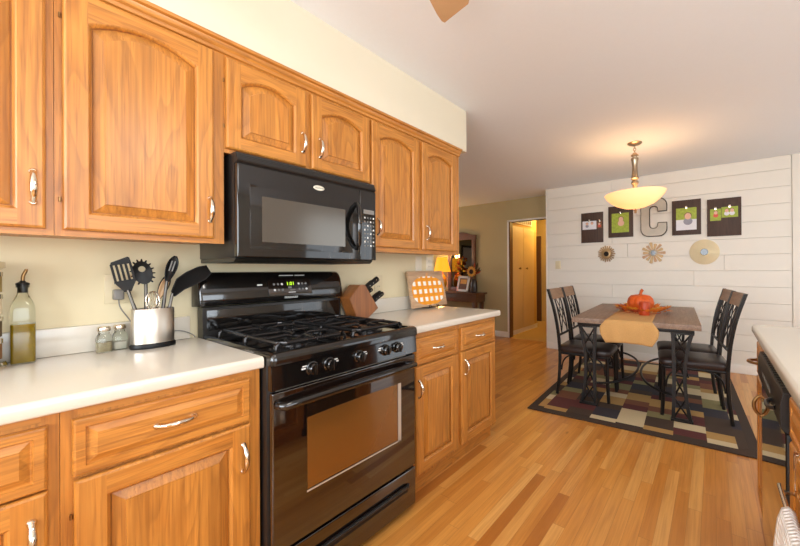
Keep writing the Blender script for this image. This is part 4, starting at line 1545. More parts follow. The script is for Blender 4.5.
# ------------------------------------------------------------------ chairs
def make_chair():
    t = thing('dining_chair', 'x', 'chair', (0, 0, 0), 0, 'dining chairs around the table')
    SZ = 0.475
    b = MB()
    def sec(d, z, k=0):
        pts = []
        for px, py, pz in rr(-0.198 + d, 0.198 - d, -0.235 + d, 0.245 - d, z, 0, 0.06, 5):
            pts.append((px, py * (0.94 + 0.06 * (px + 0.235) / 0.48), pz))
        return pts
    b.loops([sec(0.004, SZ - 0.06), sec(0.0, SZ - 0.05), sec(-0.004, SZ - 0.028), sec(0.004, SZ - 0.01), sec(0.03, SZ), sec(0.1, SZ + 0.006)], LEATHER)
    b.done('seat', t, angle=60)
    b = MB()
    z = SZ - 0.0615
    pts = [(-0.21, -0.172, z - 0.012), (0.215, -0.18, z - 0.012), (0.215, 0.18, z - 0.012), (-0.21, 0.172, z - 0.012)]
    for i in range(4):
        p, q = Vector(pts[i]), Vector(pts[(i + 1) % 4])
        b.tube([p, q], 0.0125, WROUGHT, 8)
    b.done('seat_frame', t)
    for s_ in (-1, 1):
        b = MB()
        b.tube(spline([(0.215, s_ * 0.18, z - 0.004), (0.218, s_ * 0.181, 0.2), (0.228, s_ * 0.183, 0.0)], 5), [0.0155] * 8 + [0.0145] * 3, WROUGHT, 8)
        b.done('leg', t)
        b = MB()
        b.tube(spline([(-0.215, s_ * 0.175, z + 0.01), (-0.222, s_ * 0.175, 0.2), (-0.245, s_ * 0.176, 0.0)], 5), [0.0155] * 8 + [0.0145] * 3, WROUGHT, 8)
        b.done('leg', t)
        b = MB()
        b.tube(spline([(-0.2, s_ * 0.176, 0.24), (-0.185, s_ * 0.176, 0.32), (-0.14, s_ * 0.176, 0.375), (-0.06, s_ * 0.176, z - 0.014)], 4), 0.0075, WROUGHT, 8)
        b.done('brace', t)
        b = MB()
        b.tube(spline([(0.2, s_ * 0.181, 0.24), (0.185, s_ * 0.18, 0.32), (0.14, s_ * 0.18, 0.375), (0.06, s_ * 0.179, z - 0.014)], 4), 0.0075, WROUGHT, 8)
        b.done('brace', t)
        b = MB()
        pth = spline([(-0.215, s_ * 0.178, z), (-0.232, s_ * 0.184, 0.62), (-0.268, s_ * 0.19, 0.82), (-0.325, s_ * 0.195, 1.015)], 5)
        secs = [[(p.x - 0.012, p.y - 0.013, p.z), (p.x + 0.012, p.y - 0.013, p.z), (p.x + 0.012, p.y + 0.013, p.z), (p.x - 0.012, p.y + 0.013, p.z)] for p in pth]
        b.loops(secs, WROUGHT)
        b.done('back_post', t)
    bx = lambda z_: -0.215 - 0.011 * ((z_ - 0.42) / 0.2) if z_ < 0.62 else -0.227 - 0.041 * ((z_ - 0.62) / 0.2) - 0.02 * max(0, (z_ - 0.82) / 0.2)
    b = MB()
    g0 = []
    secs = []
    for k in range(9):
        y = -0.182 + 0.364 * k / 8
        bow = -0.012 * (1 - (2 * k / 8 - 1) ** 2)
        secs.append([(bx(0.91) + bow - 0.011, y, 0.91), (bx(0.91) + bow + 0.011, y, 0.91), (bx(1.01) + bow + 0.011, y, 1.012), (bx(1.01) + bow - 0.011, y, 1.012)])
    b.loops(secs, CHAIRWOOD)
    b.done('top_rail', t)
    b = MB()
    b.tube([(bx(0.57), -0.18, 0.57), (bx(0.57), 0.18, 0.57)], 0.011, WROUGHT, 8)
    b.done('lower_rail', t)
    b = MB()
    P = lambda y, z_: (bx(z_), y, z_)
    for y in (-0.085, 0.085):
        b.tube([P(y, z_) for z_ in (0.57, 0.66, 0.75, 0.84, 0.912)], 0.007, WROUGHT, 8)
    for s_ in (-1, 1):
        b.tube(spline([P(s_ * 0.085, 0.60), P(s_ * 0.02, 0.68), P(-s_ * 0.035, 0.76), P(-s_ * 0.085, 0.86)], 5), 0.0045, WROUGHT, 6)
        b.tube(spline([P(s_ * 0.085, 0.7), P(s_ * 0.03, 0.79), P(-s_ * 0.02, 0.86), P(-s_ * 0.05, 0.91)], 5), 0.004, WROUGHT, 6)
    b.done('back_lattice', t)
    return t


ch0 = make_chair()
spots = [((0.905, 2.91, TZ), R(2), 'near left dining chair, closest to the hall opening side of the table'),
         ((0.885, 3.345, TZ), R(3), 'far left dining chair, behind the near left one by the shiplap wall'),
         ((1.758, 2.95, TZ), R(188), 'near right dining chair, nearest the dishwasher'),
         ((1.70, 3.385, TZ), R(188), 'far right dining chair, between the near right chair and the shiplap wall')]
for i, (loc, rz, lab) in enumerate(spots):
    o = ch0 if i == 0 else copy_tree(ch0)
    o.location = loc
    o.rotation_euler = (0, 0, rz)
    o['label'] = lab

# ------------------------------------------------------------------ runner, pumpkin, candle, leaves
TT = TZ + TH
ru = MB()
gr = []
CXR = -0.02
def runner_pts():
    rows = []
    # along table top from far to near, then down over the edge (local table space)
    for k in range(20):
        y = 0.70 - 1.435 * k / 19
        rows.append((y, TH + 0.0015, 0.175))
    rows.append((-0.749, TH - 0.001, 0.18))
    for k in range(1, 11):
        d = 0.18 * k / 10
        w = 0.18 + 0.045 * min(1, d / 0.06) if d < 0.085 else 0.225 - 0.05 * ((d - 0.085) / 0.095) ** 1.3
        rows.append((-0.754 - 0.012 * math.sin(PI * k / 20), TH - 0.002 - d, w))
    return rows
rows = runner_pts()
for y, z, w in rows:
    line = []
    hang = max(0, TH - z)
    for j in range(21):
        v = -1 + 2 * j / 20
        line.append((CXR + w * v, y - (0.006 * math.sin(v * 9) * min(1, hang / 0.06) if hang > 0.003 else 0), z - (0.012 * v * v * min(1, hang / 0.1) if hang > 0.1 else 0)))
    gr.append(line)
ru.sheet(gr, BURLAP)
o = ru.done('table_runner', None, angle=80)
sd = o.modifiers.new('thickness', 'SOLIDIFY')
sd.thickness = 0.0012
sd.offset = 1.0
o.location = (1.30, 3.33, TZ + 0.0004)
o.rotation_euler = (0, 0, TRZ)
tag(o, 'tan burlap runner hanging over the near end of the dining table', 'table runner')
RTOP = TT + 0.0036
pk = thing('pumpkin_decoration', 'orange lattice pumpkin in the middle of the dining table', 'pumpkin', (1.315, 3.3, RTOP))
b = MB()
prof = [(0, 0.012), (0.05, 0.0), (0.095, 0.025), (0.118, 0.065), (0.122, 0.095), (0.112, 0.135), (0.085, 0.163), (0.045, 0.172), (0.018, 0.160), (0, 0.156)]
b.lathe(prof, ORANGE, (0, 0, 0), 64, fn=lambda a, r, h: 1 - 0.075 * abs(math.sin(4 * a)) ** 6 + 0.02 * math.cos(8 * a + 12 * h * 6))
b.done('body', pk, angle=70)
b = MB()
b.tube(spline([(0, 0, 0.15), (0.002, 0.0, 0.18), (0.008, 0, 0.205), (0.022, 0, 0.222)], 4), [0.02] * 4 + [0.014] * 4 + [0.015] * 5, STEMOR, 10)
b.done('stem', pk)
cn = thing('pillar_candle', 'rust coloured pillar candle in front of the table pumpkin', 'candle', (1.385, 3.055, RTOP))
b = MB()
b.lathe([(0, 0), (0.044, 0), (0.045, 0.003), (0.045, 0.118), (0.043, 0.122), (0.036, 0.122), (0.03, 0.117), (0, 0.116)], CANDLE, (0, 0, 0), 32)
b.done('wax', cn)
MB().tube([(0, 0, 0.116), (0.001, 0, 0.126)], 0.0012, BLKPLA, 6).done('wick', cn)
leafout = [(0, -0.5), (0.06, -0.12), (0.34, -0.3), (0.28, -0.1), (0.55, 0.02), (0.4, 0.12), (0.46, 0.36), (0.2, 0.26), (0.16, 0.36), (0, 0.62)]
leafout = leafout + [(-x, y) for x, y in leafout[-2:0:-1]]
rl = random.Random(5)
PR = [(1.315, 3.3)]
spotsL = []
for k in range(24):
    a = R(360 * k / 24 + rl.uniform(-5, 5))
    rad = rl.uniform(0.195, 0.225)
    if math.hypot(1.33 + rad * math.cos(a) - 1.385, 3.28 + rad * math.sin(a) - 3.055) < 0.09:
        rad = 0.29
    spotsL.append((1.33 + rad * math.cos(a), 3.28 + rad * math.sin(a), a))
def side_word(a):
    d = math.degrees(a) % 360
    return d
leafmats = [LEAFO, LEAFY, LEAFR, LEAFO]
lg = thing('leaf_wreath', 'ring of orange and amber artificial maple leaves around the table pumpkin', 'wreath', (1.33, 3.24, RTOP))
MB().tube([(0.165 * math.cos(2 * PI * k / 30), 0.04 + 0.165 * math.sin(2 * PI * k / 30), 0.004) for k in range(30)], 0.003, LEAFR, 6, True).done('wire_ring', lg)
for k, (x, y, a) in enumerate(spotsL):
    s_ = rl.uniform(0.085, 0.125)
    b = MB()
    m = leafmats[k % 4]
    i0 = b.mi(m)
    c = b.bm.verts.new((0, 0, 0.012))
    ring = [b.bm.verts.new((u * s_, v * s_, 0.001 + 0.03 * s_ / 0.1 * abs(u) * (0.4 + rl.random()))) for u, v in leafout]
    for j in range(len(ring)):
        b.bm.faces.new((c, ring[j], ring[(j + 1) % len(ring)])).material_index = i0
    o = b.done('leaf', lg, angle=90)
    sd = o.modifiers.new('thickness', 'SOLIDIFY')
    sd.thickness = 0.001
    sd.offset = 1.0
    tl_ = R(rl.uniform(12, 42))
    o.location = (x - 1.33, y - 3.24, 0.004 + 0.62 * s_ * math.sin(tl_))
    o.rotation_euler = (tl_, 0, a - PI / 2)

# ------------------------------------------------------------------ pendant lamp
pd = thing('pendant_lamp', 'brushed nickel pendant lamp with a lit amber glass bowl over the table', 'pendant lamp', (1.288, 3.2, CZ))
b = MB()
b.lathe([(0, 0.0), (0.066, 0.0), (0.066, -0.006), (0.05, -0.018), (0.02, -0.026), (0, -0.027)], BNICKEL, (0, 0, -0.0005), 32)
b.done('canopy', pd)
b = MB()
for k in range(3):
    pts = [(0.011 * math.cos(q) if k % 2 else 0, 0 if k % 2 else 0.011 * math.cos(q), -0.04 - 0.024 * k + 0.017 * math.sin(q)) for q in [2 * PI * i / 12 for i in range(12)]]
    b.tube(pts, 0.0032, BNICKEL, 6, True)
b.done('chain', pd)
b = MB()
b.lathe([(0, -0.1), (0.016, -0.1), (0.018, -0.108), (0.034, -0.118), (0.036, -0.126), (0.022, -0.134), (0.02, -0.142), (0.034, -0.15), (0.036, -0.158), (0.03, -0.18), (0.024, -0.23), (0.025, -0.28), (0.03, -0.33), (0.038, -0.352), (0.026, -0.362), (0.024, -0.37), (0.034, -0.385), (0.034, -0.4), (0.022, -0.415), (0.02, -0.52), (0, -0.52)], BNICKEL, (0, 0, 0), 28)
b.done('stem', pd)
TILTM = Matrix.Translation((-0.004, 0, -0.496)) @ Matrix.Rotation(R(-2.5), 4, Vector((0.58, -0.81, 0)).cross(Vector((0, 0, 1))).cross(Vector((0, 0, 1))))
b = MB()
bo = [(0.268, 0.006), (0.274, 0.0), (0.26, -0.028), (0.224, -0.07), (0.17, -0.11), (0.096, -0.14), (0.03, -0.15), (0.012, -0.15)]
b.lathe(bo + [(0.012, -0.145), (0.03, -0.145), (0.095, -0.135), (0.167, -0.105), (0.22, -0.066), (0.255, -0.026), (0.266, 0.002), (0.268, 0.006)], BOWL, (0, 0, 0), 56)
b.done('bowl', pd, mat=TILTM, angle=60)
b = MB()
b.tube([(0, 0, -0.02), (0, 0, -0.158)], 0.006, BNICKEL, 8)
b.lathe([(0, -0.158), (0.016, -0.159), (0.018, -0.166), (0.01, -0.174), (0.013, -0.184), (0.008, -0.195), (0, -0.197)], BNICKEL, (0, 0, 0), 20)
b.done('finial', pd, mat=TILTM)
for k in range(3):
    a = 2 * PI * k / 3 + 0.4
    b = MB()
    b.lathe([(0, -0.075), (0.016, -0.07), (0.026, -0.045), (0.022, -0.02), (0.012, 0.0), (0, 0.0)], glow('bulb_%d' % k, srgb(255, 226, 170), 12.0), (0.085 * math.cos(a), 0.085 * math.sin(a), -0.01), 16)
    b.done('bulb', pd, mat=TILTM)

# ------------------------------------------------------------------ shiplap wall decor
SW = SY - 0.0005


def person(b, x, z, s, skin, cloth, hair, y):
    """tiny printed figure: head, hair and shoulders"""
    def disc(cx, cz, rx, rz, m, dy, n=16):
        b.prism([(cx + rx * math.cos(2 * PI * k / n), cz + rz * math.sin(2 * PI * k / n)) for k in range(n)], y - dy, y, m, 'y')
    disc(x, z - s * 1.5, s * 1.15, s * 1.1, cloth, 0.0004)
    disc(x, z + s * 0.18, s * 0.95, s * 0.98, hair, 0.0006)
    disc(x, z, s * 0.82, s * 0.95, skin, 0.0008)


SKIN = plain('print_skin', srgb(226, 178, 150), 0.5, noise=0.05)
HAIR = plain('print_hair', srgb(120, 84, 54), 0.5, noise=0.1)
PG = plain('print_green', srgb(160, 176, 50), 0.5, noise=0.5, scale=40)
PW = plain('print_white', srgb(226, 224, 228), 0.5, noise=0.06, scale=30)
PR_ = plain('print_red', srgb(214, 84, 62), 0.5, noise=0.1)
PB = plain('print_brown', srgb(120, 76, 44), 0.5, noise=0.3, scale=30)
PGREY = plain('print_grey', srgb(150, 146, 156), 0.5, noise=0.1)


def clip_board(x0, x1, z0, z1, label, prints):
    cx, cz = (x0 + x1) / 2, (z0 + z1) / 2
    t = thing('photo_board', label, 'picture', (cx, SW, z0), group='photo boards on the shiplap wall')
    b = MB()
    b.box((x0, SW - 0.018, z0), (x1, SW, z1), BOARDWOOD, bev=0.0015)
    b.done('board', t, True)
    for (px0, px1, pz0, pz1, bg, figs) in prints:
        b = MB()
        y = SW - 0.0185
        b.box((px0, y - 0.0008, pz0), (px1, y, pz1), bg)
        for f in figs:
            if f[0] == 'rect':
                b.box((f[1], y - 0.0011, f[3]), (f[2], y - 0.0007, f[4]), f[5])
            else:
                person(b, f[1], f[2], f[3], SKIN, f[4], HAIR, y - 0.0008)
        p = b.done('photo', t, True)
        c = MB()
        mx = (px0 + px1) / 2
        c.box((mx - 0.012, y - 0.012, pz1 - 0.012), (mx + 0.012, y, pz1 + 0.022), CHROME, bev=0.003)
        c.done('clip', t, True)


clip_board(0.345, 0.65, 1.60, 2.03, 'leftmost dark photo board on the shiplap wall, with a slanted white photo',
           [(0.365, 0.56, 1.79, 1.91, PW, [('p', 0.43, 1.87, 0.02, PGREY), ('p', 0.5, 1.875, 0.02, PW)]), (0.565, 0.635, 1.8, 1.9, PB, [('p', 0.6, 1.86, 0.018, PR_)])])
clip_board(0.72, 1.035, 1.655, 2.085, 'dark photo board left of the metal letter with a seated child photo', [(0.765, 0.985, 1.72, 1.985, PG, [('p', 0.885, 1.90, 0.036, SKIN)])])
clip_board(1.485, 1.79, 1.64, 2.075, 'dark photo board right of the metal letter with a smiling child photo', [(1.53, 1.745, 1.7, 1.975, PG, [('rect', 1.53, 1.745, 1.7, 1.83, PW), ('p', 1.655, 1.87, 0.042, PGREY)])])
clip_board(1.85, 2.175, 1.605, 2.05, 'rightmost dark photo board on the shiplap wall with two small photos',
           [(1.88, 1.985, 1.79, 1.93, PG, [('p', 1.935, 1.885, 0.022, PR_)]), (1.99, 2.145, 1.82, 1.945, PG, [('p', 2.04, 1.9, 0.022, PW), ('p', 2.09, 1.9, 0.022, PW)])])

# metal letter C
lc = thing('metal_letter', 'large galvanised metal letter C between the photo boards', 'sign', (1.28, SW, 1.65))
def cshape(d):
    o_, i_ = [], []
    W2, H2, st = 0.148 - d, 0.245 - d, 0.1 - 2 * d
    ro, ri = 0.09, 0.045
    def rc(w, h, r, quad):
        cx, cz, a0 = quad
        return [(cx * (w - r) + r * math.cos(R(a0 + 90 * k / 5)), cz * (h - r) + r * math.sin(R(a0 + 90 * k / 5))) for k in range(6)]
    outer = [(W2, 0.075 + d)] + rc(W2, H2, ro, (1, 1, 0)) + rc(W2, H2, ro, (-1, 1, 90)) + rc(W2, H2, ro, (-1, -1, 180)) + rc(W2, H2, ro, (1, -1, 270)) + [(W2, -0.075 - d)]
    wi, hi = W2 - st, H2 - st
    inner = [(wi, -0.075 - d)] + [(q[0], q[1]) for q in rc(wi, hi, ri, (1, -1, 270))[::-1]] + rc(wi, hi, ri, (-1, -1, 180))[::-1] + rc(wi, hi, ri, (-1, 1, 90))[::-1] + rc(wi, hi, ri, (1, 1, 0))[::-1] + [(wi, 0.075 + d)]
    return outer + inner
poly = [(1.28 + x, 1.89 + z) for x, z in cshape(0.0)]
b = MB()
b.prism([(1.28 + x, 1.89 + z) for x, z in cshape(0.004)], SW - 0.03, SW - 0.001, GALV, 'y')
b.done('face', lc, True)
b = MB()
b.tube([(x, SW - 0.022, z) for x, z in poly], 0.007, DARKEDGE, 6, True)
b.tube([(x, SW - 0.008, z) for x, z in poly], 0.007, DARKEDGE, 6, True)
b.done('rim', lc, True)


def sun_mirror(x, z, label, style, mat):
    t = thing('sunburst_mirror', label, 'mirror', (x, SW, z), group='sunburst mirrors under the photo boards')
    b = MB()
    if style == 0:
        n = 22
        for k in range(n):
            a = 2 * PI * k / n
            M = Matrix.Translation((0, -0.008, 0)) @ Matrix.Rotation(a, 4, 'Y') @ Matrix.Rotation(R(25), 4, 'X')
            b.box((0.045, -0.002, -0.009), (0.11 if k % 2 else 0.118, 0.002, 0.009), mat, bev=0.001, mat=M)
        b.lathe([(0, 0), (0.06, 0), (0.06, 0.012), (0.045, 0.016), (0, 0.016)], mat, (0, 0, 0), 30, axis='-y')
    elif style == 1:
        n = 14
        for k in range(n):
            a = 2 * PI * k / n
            M = Matrix.Translation((0, -0.006, 0)) @ Matrix.Rotation(a, 4, 'Y')
            L = 0.135 if k % 2 == 0 else 0.115
            b.prism([(0.035, -0.007), (L, -0.019), (L + 0.008, 0.0), (L, 0.019), (0.035, 0.007)], -0.004, 0.004, mat if k % 3 else PALEWOOD, 'y')
            for v in b.bm.verts[-10:]:
                v.co = M @ v.co
        b.lathe([(0, 0), (0.046, 0), (0.046, 0.014), (0.038, 0.018), (0, 0.018)], GALV, (0, 0, 0), 30, axis='-y')
    else:
        b.lathe([(0, 0), (0.15, 0), (0.152, 0.005), (0.14, 0.01), (0.06, 0.016), (0.05, 0.022), (0, 0.022)], mat, (0, 0, 0), 48, axis='-y')
        for k in range(40):
            a = 2 * PI * k / 40
            b.tube([(0.055 * math.cos(a), -0.0155, 0.055 * math.sin(a)), (0.145 * math.cos(a), -0.0085, 0.145 * math.sin(a))], 0.0022, mat, 5)
    b.done('frame', t)
    b = MB()
    y0 = 0.0225 if style == 2 else 0.0185
    r = (0.034, 0.03, 0.04)[style]
    b.lathe([(0, y0), (r, y0), (r * 0.94, y0 + 0.002), (0, y0 + 0.002)], DARKMIR, (0, 0, 0), 28, axis='-y')
    b.done('mirror_glass', t)


sun_mirror(0.69, 1.432, 'left round mirror with short gilt rays under the boards', 0, GOLDLEAF)
sun_mirror(1.272, 1.427, 'middle sunburst mirror with long separate wooden rays', 1, GOLDLEAF)
sun_mirror(1.82, 1.421, 'right round mirror with a wide cream disc frame', 2, CREAMDISC)
ls = thing('light_switch', 'almond light switch near the left end of the shiplap wall', 'switch', (-0.012, SW, 1.285))
MB().box((-0.04, -0.006, -0.06), (0.04, 0, 0.06), ALMOND, bev=0.002).done('plate', ls)
MB().box((-0.008, -0.012, -0.012), (0.008, -0.006, 0.014), ALMOND, bev=0.002).done('toggle', ls)

# ------------------------------------------------------------------ living room corner
cs = thing('console_table', 'brown wooden console table against the far tan wall', 'table', (-2.05, 4.78, 0))
b = MB()
b.box((-2.75, 4.6, 0.772), (-1.50, 4.96, 0.80), DARKWOOD, bev=0.004)
b.done('top', cs, True)
MB().box((-2.7, 4.63, 0.63), (-1.54, 4.94, 0.772), DARKWOOD, bev=0.002).done('apron', cs, True)
for x in (-2.68, -1.62):
    for y in (4.64, 4.87):
        MB().box((x, y, 0), (x + 0.07, y + 0.06, 0.632), DARKWOOD, bev=0.003).done('leg', cs, True)
tl = thing('table_lamp', 'lit table lamp with an amber shade on the console table', 'lamp', (-2.38, 4.72, 0.8005))
b = MB()
b.lathe([(0, 0), (0.08, 0), (0.085, 0.012), (0.05, 0.03), (0.045, 0.05), (0.085, 0.12), (0.09, 0.2), (0.06, 0.3), (0.02, 0.34), (0.014, 0.42), (0, 0.42)], plain('amber_ceramic', srgb(222, 160, 40), 0.25, coat=0.4), (0, 0, 0), 28)
b.done('base', tl)
b = MB()
b.lathe([(0.165, 0.38), (0.157, 0.42), (0.1, 0.66), (0.097, 0.66), (0.154, 0.42), (0.162, 0.38)], SHADEGLOW, (0, 0, 0), 32)
b.done('lamp_shade', tl)
MB().tube([(0, 0, 0.42), (0, 0, 0.47)], 0.018, BRONZE, 10).done('socket', tl)
mf = thing('wall_mirror', 'dark carved wood mirror standing on the console table', 'mirror', (-2.05, 4.99, 0.8005))
b = MB()
x0, x1, z0, z1 = -2.42, -1.76, 0.8005, 1.86
b.box((x0, 4.955, z0), (x0 + 0.085, 4.992, z1), DARKWOOD, bev=0.006)
b.box((x1 - 0.085, 4.955, z0), (x1, 4.992, z1), DARKWOOD, bev=0.006)
b.box((x0, 4.957, z0), (x1, 4.992, z0 + 0.08), DARKWOOD, bev=0.006)
cap = [(x0 - 0.01, z1 - 0.06)] + [(x0 - 0.01 + (x1 - x0 + 0.02) * k / 12, z1 + 0.0 + 0.07 * math.sin(PI * k / 12) ** 2 + 0.02) for k in range(13)] + [(x1 + 0.01, z1 - 0.06)]
b.prism(cap, 4.952, 4.992, DARKWOOD, 'y')
b.done('frame', mf, True)
MB().box((x0 + 0.08, 4.972, z0 + 0.075), (x1 - 0.08, 4.978, z1 - 0.05), MIRROR).done('mirror_glass', mf, True)
pf = thing('picture_frame', 'white photo frame standing on the console table', 'picture frame', (-1.905, 4.72, 0.8005), 0)
M = Matrix.Translation((0, 0, 0.008)) @ Matrix.Rotation(R(-14), 4, 'X') @ Matrix.Rotation(R(2), 4, 'Y')
b = MB()
b.box((-0.13, -0.012, 0.003), (-0.09, 0.012, 0.30), TRIM, bev=0.003).box((0.09, -0.012, 0.003), (0.13, 0.012, 0.30), TRIM, bev=0.003)
b.box((-0.13, -0.012, 0.003), (0.13, 0.012, 0.045), TRIM, bev=0.003).box((-0.13, -0.012, 0.258), (0.13, 0.012, 0.30), TRIM, bev=0.003)
b.done('frame', pf, mat=M)
b = MB()
b.box((-0.092, -0.004, 0.043), (0.092, 0.006, 0.26), PB).box((-0.07, -0.006, 0.15), (0.07, -0.0035, 0.235), plain('print_gold', srgb(222, 164, 70), 0.5))
b.done('photo', pf, mat=M)
fv = thing('flower_vase', 'dark vase holding a sunflower on the console table', 'vase', (-1.645, 4.73, 0.8005))
b = MB()
b.lathe([(0, 0), (0.05, 0), (0.06, 0.01), (0.066, 0.12), (0.06, 0.2), (0.045, 0.23), (0.05, 0.25), (0.044, 0.25), (0.04, 0.22), (0, 0.2)], plain('dark_vase', srgb(52, 40, 34), 0.3, coat=0.3), (0, 0, 0), 24)
b.done('vase_body', fv)
sf = thing('sunflower', 'artificial sunflower with brown leaves in the dark vase', 'flower', (-1.645, 4.73, 1.06))
b = MB()
b.tube([(0, 0, -0.04), (0, -0.01, 0.06), (-0.01, -0.05, 0.12)], 0.006, plain('stem_green', srgb(86, 90, 40), 0.7), 8)
b.done('stem', sf)
b = MB()
yl = plain('sunflower_petal', srgb(226, 158, 50), 0.6, noise=0.2)
for k in range(16):
    a = 2 * PI * k / 16
    M = Matrix.Translation((-0.01, -0.065 - 0.004 * (k % 2), 0.125)) @ Matrix.Rotation(a, 4, 'Y')
    st = len(b.bm.verts)
    b.prism([(0.035, -0.008), (0.07, -0.02), (0.105, 0.0), (0.07, 0.02), (0.035, 0.008)], -0.002, 0.002, yl, 'y')
    b.bm.verts.ensure_lookup_table()
    for v in b.bm.verts[st:]:
        v.co = M @ v.co
b.done('petal', sf)
b = MB()
b.lathe([(0, -0.01), (0.045, -0.008), (0.042, 0.01), (0, 0.018)], plain('sunflower_disc', srgb(58, 34, 20), 0.9, noise=0.3), (-0.01, -0.065, 0.125), 20, axis='-y')
b.done('flower_head', sf)
b = MB()
lm = plain('dry_leaf', srgb(96, 78, 40), 0.8, noise=0.3)
rv = random.Random(3)
for k in range(14):
    a = R(25 + 10 * k)
    L = rv.uniform(0.14, 0.24)
    dx, dz = math.cos(a), math.sin(a)
    base = Vector((0.01, -0.01 + 0.02 * (k % 3), 0.06))
    tip = base + Vector((dx * L, rv.uniform(-0.06, 0.05), dz * L))
    b.tube([base, base.lerp(tip, 0.5), base.lerp(tip, 0.8), tip], [0.003, 0.012, 0.016, 0.002], lm if k % 3 else LEAFR, 5)
b.done('foliage', sf)
ga = thing('flower_garland', 'orange flower garland on the left side of the wood mirror', 'garland', (-2.12, 4.90, 1.25))
rv = random.Random(9)
b = MB()
b.tube([(0, 0.05, 0.25), (0.02, 0.03, 0.1), (0.01, 0.03, -0.1), (0.02, 0.04, -0.25)], 0.008, lm, 6)
b.done('stem', ga)
for k in range(14):
    z = 0.22 - 0.034 * k
    b = MB()
    c = Vector((rv.uniform(-0.07, 0.07), rv.uniform(-0.03, 0.0), z))
    r = rv.uniform(0.028, 0.05)
    b.lathe([(0, -r * 0.6), (r * 0.8, -r * 0.4), (r, 0), (r * 0.7, r * 0.5), (0, r * 0.55)], (LEAFO, LEAFR, LEAFY)[k % 3], c, 12, fn=lambda a, r_, h: 1 - 0.25 * abs(math.sin(3 * a)))
    b.done('blossom', ga)
# picture on the living room wall, seen in the mirror
pl = thing('framed_picture', 'narrow black framed picture seen in the wood mirror', 'picture', (-4.999, 0.6, 1.2))
b = MB()
b.box((-4.999, 0.25, 1.2), (-4.97, 0.95, 2.05), BLKPLA, bev=0.004)
b.done('frame', pl, True)
MB().box((-4.97, 0.31, 1.27), (-4.968, 0.89, 1.98), PW).done('print', pl, True)

# ------------------------------------------------------------------ peninsula on the right
PXF = 2.099
pc = thing('countertop', 'cream laminate peninsula countertop at the right edge of the photo', 'countertop', (2.4, 0.6, 0.885))
b = MB()
x1, r = 2.073, 0.013
prof = [(2.74, 0.885), (x1 + 0.006, 0.885), (x1 + 0.002, 0.887), (x1, 0.891)] + [(x1 + r - r * math.cos(a), 0.924 - r + r * math.sin(a)) for a in (0.1, 0.4, 0.8, 1.2, 1.5708)] + [(2.74, 0.924)]
b.prism(prof, -0.75, 1.812, COUNTER, 'y')
b.done('slab', pc, True)
G2 = 'oak base cabinets under the peninsula'
base_unit(1.385, 1.645, 'narrow oak base cabinet at the far end of the peninsula beside the dishwasher',
          [('drawer', 1.395, 1.637, 0.714, 0.868, BRONZE), ('door', 1.395, 1.637, 0.125, 0.704, 1.42, 0.62, 1.64, BRONZE)], xf=PXF, sx=-1, xback=2.70, grp=G2)
base_unit(0.0, 0.748, 'oak base cabinet with the towel rail, nearest at the right edge of the photo',
          [('drawer', 0.03, 0.728, 0.755, 0.868, None), ('door', 0.03, 0.728, 0.125, 0.745, None, 0.62, 0.024, BRONZE)], xf=PXF, sx=-1, xback=2.70, grp=G2)
dwash = thing('dishwasher', 'black dishwasher under the peninsula countertop with a vented control panel', 'dishwasher', (2.38, 1.067, 0))
MB().box((2.10, 0.7535, 0.03), (2.69, 1.380, 0.872), SATBLK, bev=0.003).done('body', dwash, True)
dwd = MB().box((2.0775, 0.756, 0.115), (2.0995, 1.378, 0.748), VENTBLK, bev=0.002).done('door', dwash, True)
MB().box((2.0755, 0.766, 0.12), (2.0772, 1.376, 0.745), GLASSBLK).done('door_panel', dwd, True)
MB().box((2.12, 0.756, 0.0), (2.16, 1.378, 0.1), VENTBLK).done('toe_panel', dwash, True)
b = MB()
b.prism([(2.0995, 0.752), (2.074, 0.752), (2.064, 0.765), (2.064, 0.838), (2.070, 0.866), (2.0995, 0.868)], 0.756, 1.378, SATBLK, 'y', 0.002)
cpn = b.done('control_panel', dwash, True)
for k in range(16):
    y = 0.80 + k * 0.033
    MB().box((2.073, y, 0.8672), (2.095, y + 0.012, 0.8692), GREYBLK).done('vent_rib', cpn, True)
for k in range(5):
    MB().box((2.0632, 0.98 + 0.05 * k, 0.80), (2.0646, 1.01 + 0.05 * k, 0.815), GREYINK).done('button', cpn, True)
b = MB()
b.tube(spline([(2.064, 0.86, 0.79), (2.05, 0.875, 0.785), (2.05, 0.93, 0.785), (2.064, 0.945, 0.79)], 4), 0.007, SATBLK, 8)
b.done('latch', cpn, True)
# over-door towel rail and towel
tr_ = thing('towel_rail', 'chrome over-door towel rail on the peninsula cabinet', 'towel rail', (2.06, 0.4, 0.645))
b = MB()
DXF = PXF - 0.0206
b.tube([(2.05, 0.655, 0.648), (2.05, 0.12, 0.648)], 0.006, CHROME, 12)
b.done('bar', tr_, True)
for y in (0.635, 0.14):
    b = MB()
    b.box((DXF - 0.0025, y - 0.007, 0.64), (DXF - 0.0005, y + 0.007, 0.748), CHROME)
    b.box((2.05, y - 0.005, 0.641), (DXF - 0.0005, y + 0.005, 0.646), CHROME)
    b.box((DXF - 0.0025, y - 0.007, 0.7465), (DXF + 0.03, y + 0.007, 0.7485), CHROME)
    b.done('bracket', tr_, True)
b = MB()
g = []
prof = [(2.066, 0.36), (2.064, 0.45), (2.062, 0.56), (2.0605, 0.635), (2.058, 0.655), (2.05, 0.661), (2.042, 0.656), (2.037, 0.63), (2.032, 0.56), (2.026, 0.48), (2.02, 0.40), (2.016, 0.32), (2.014, 0.26)]
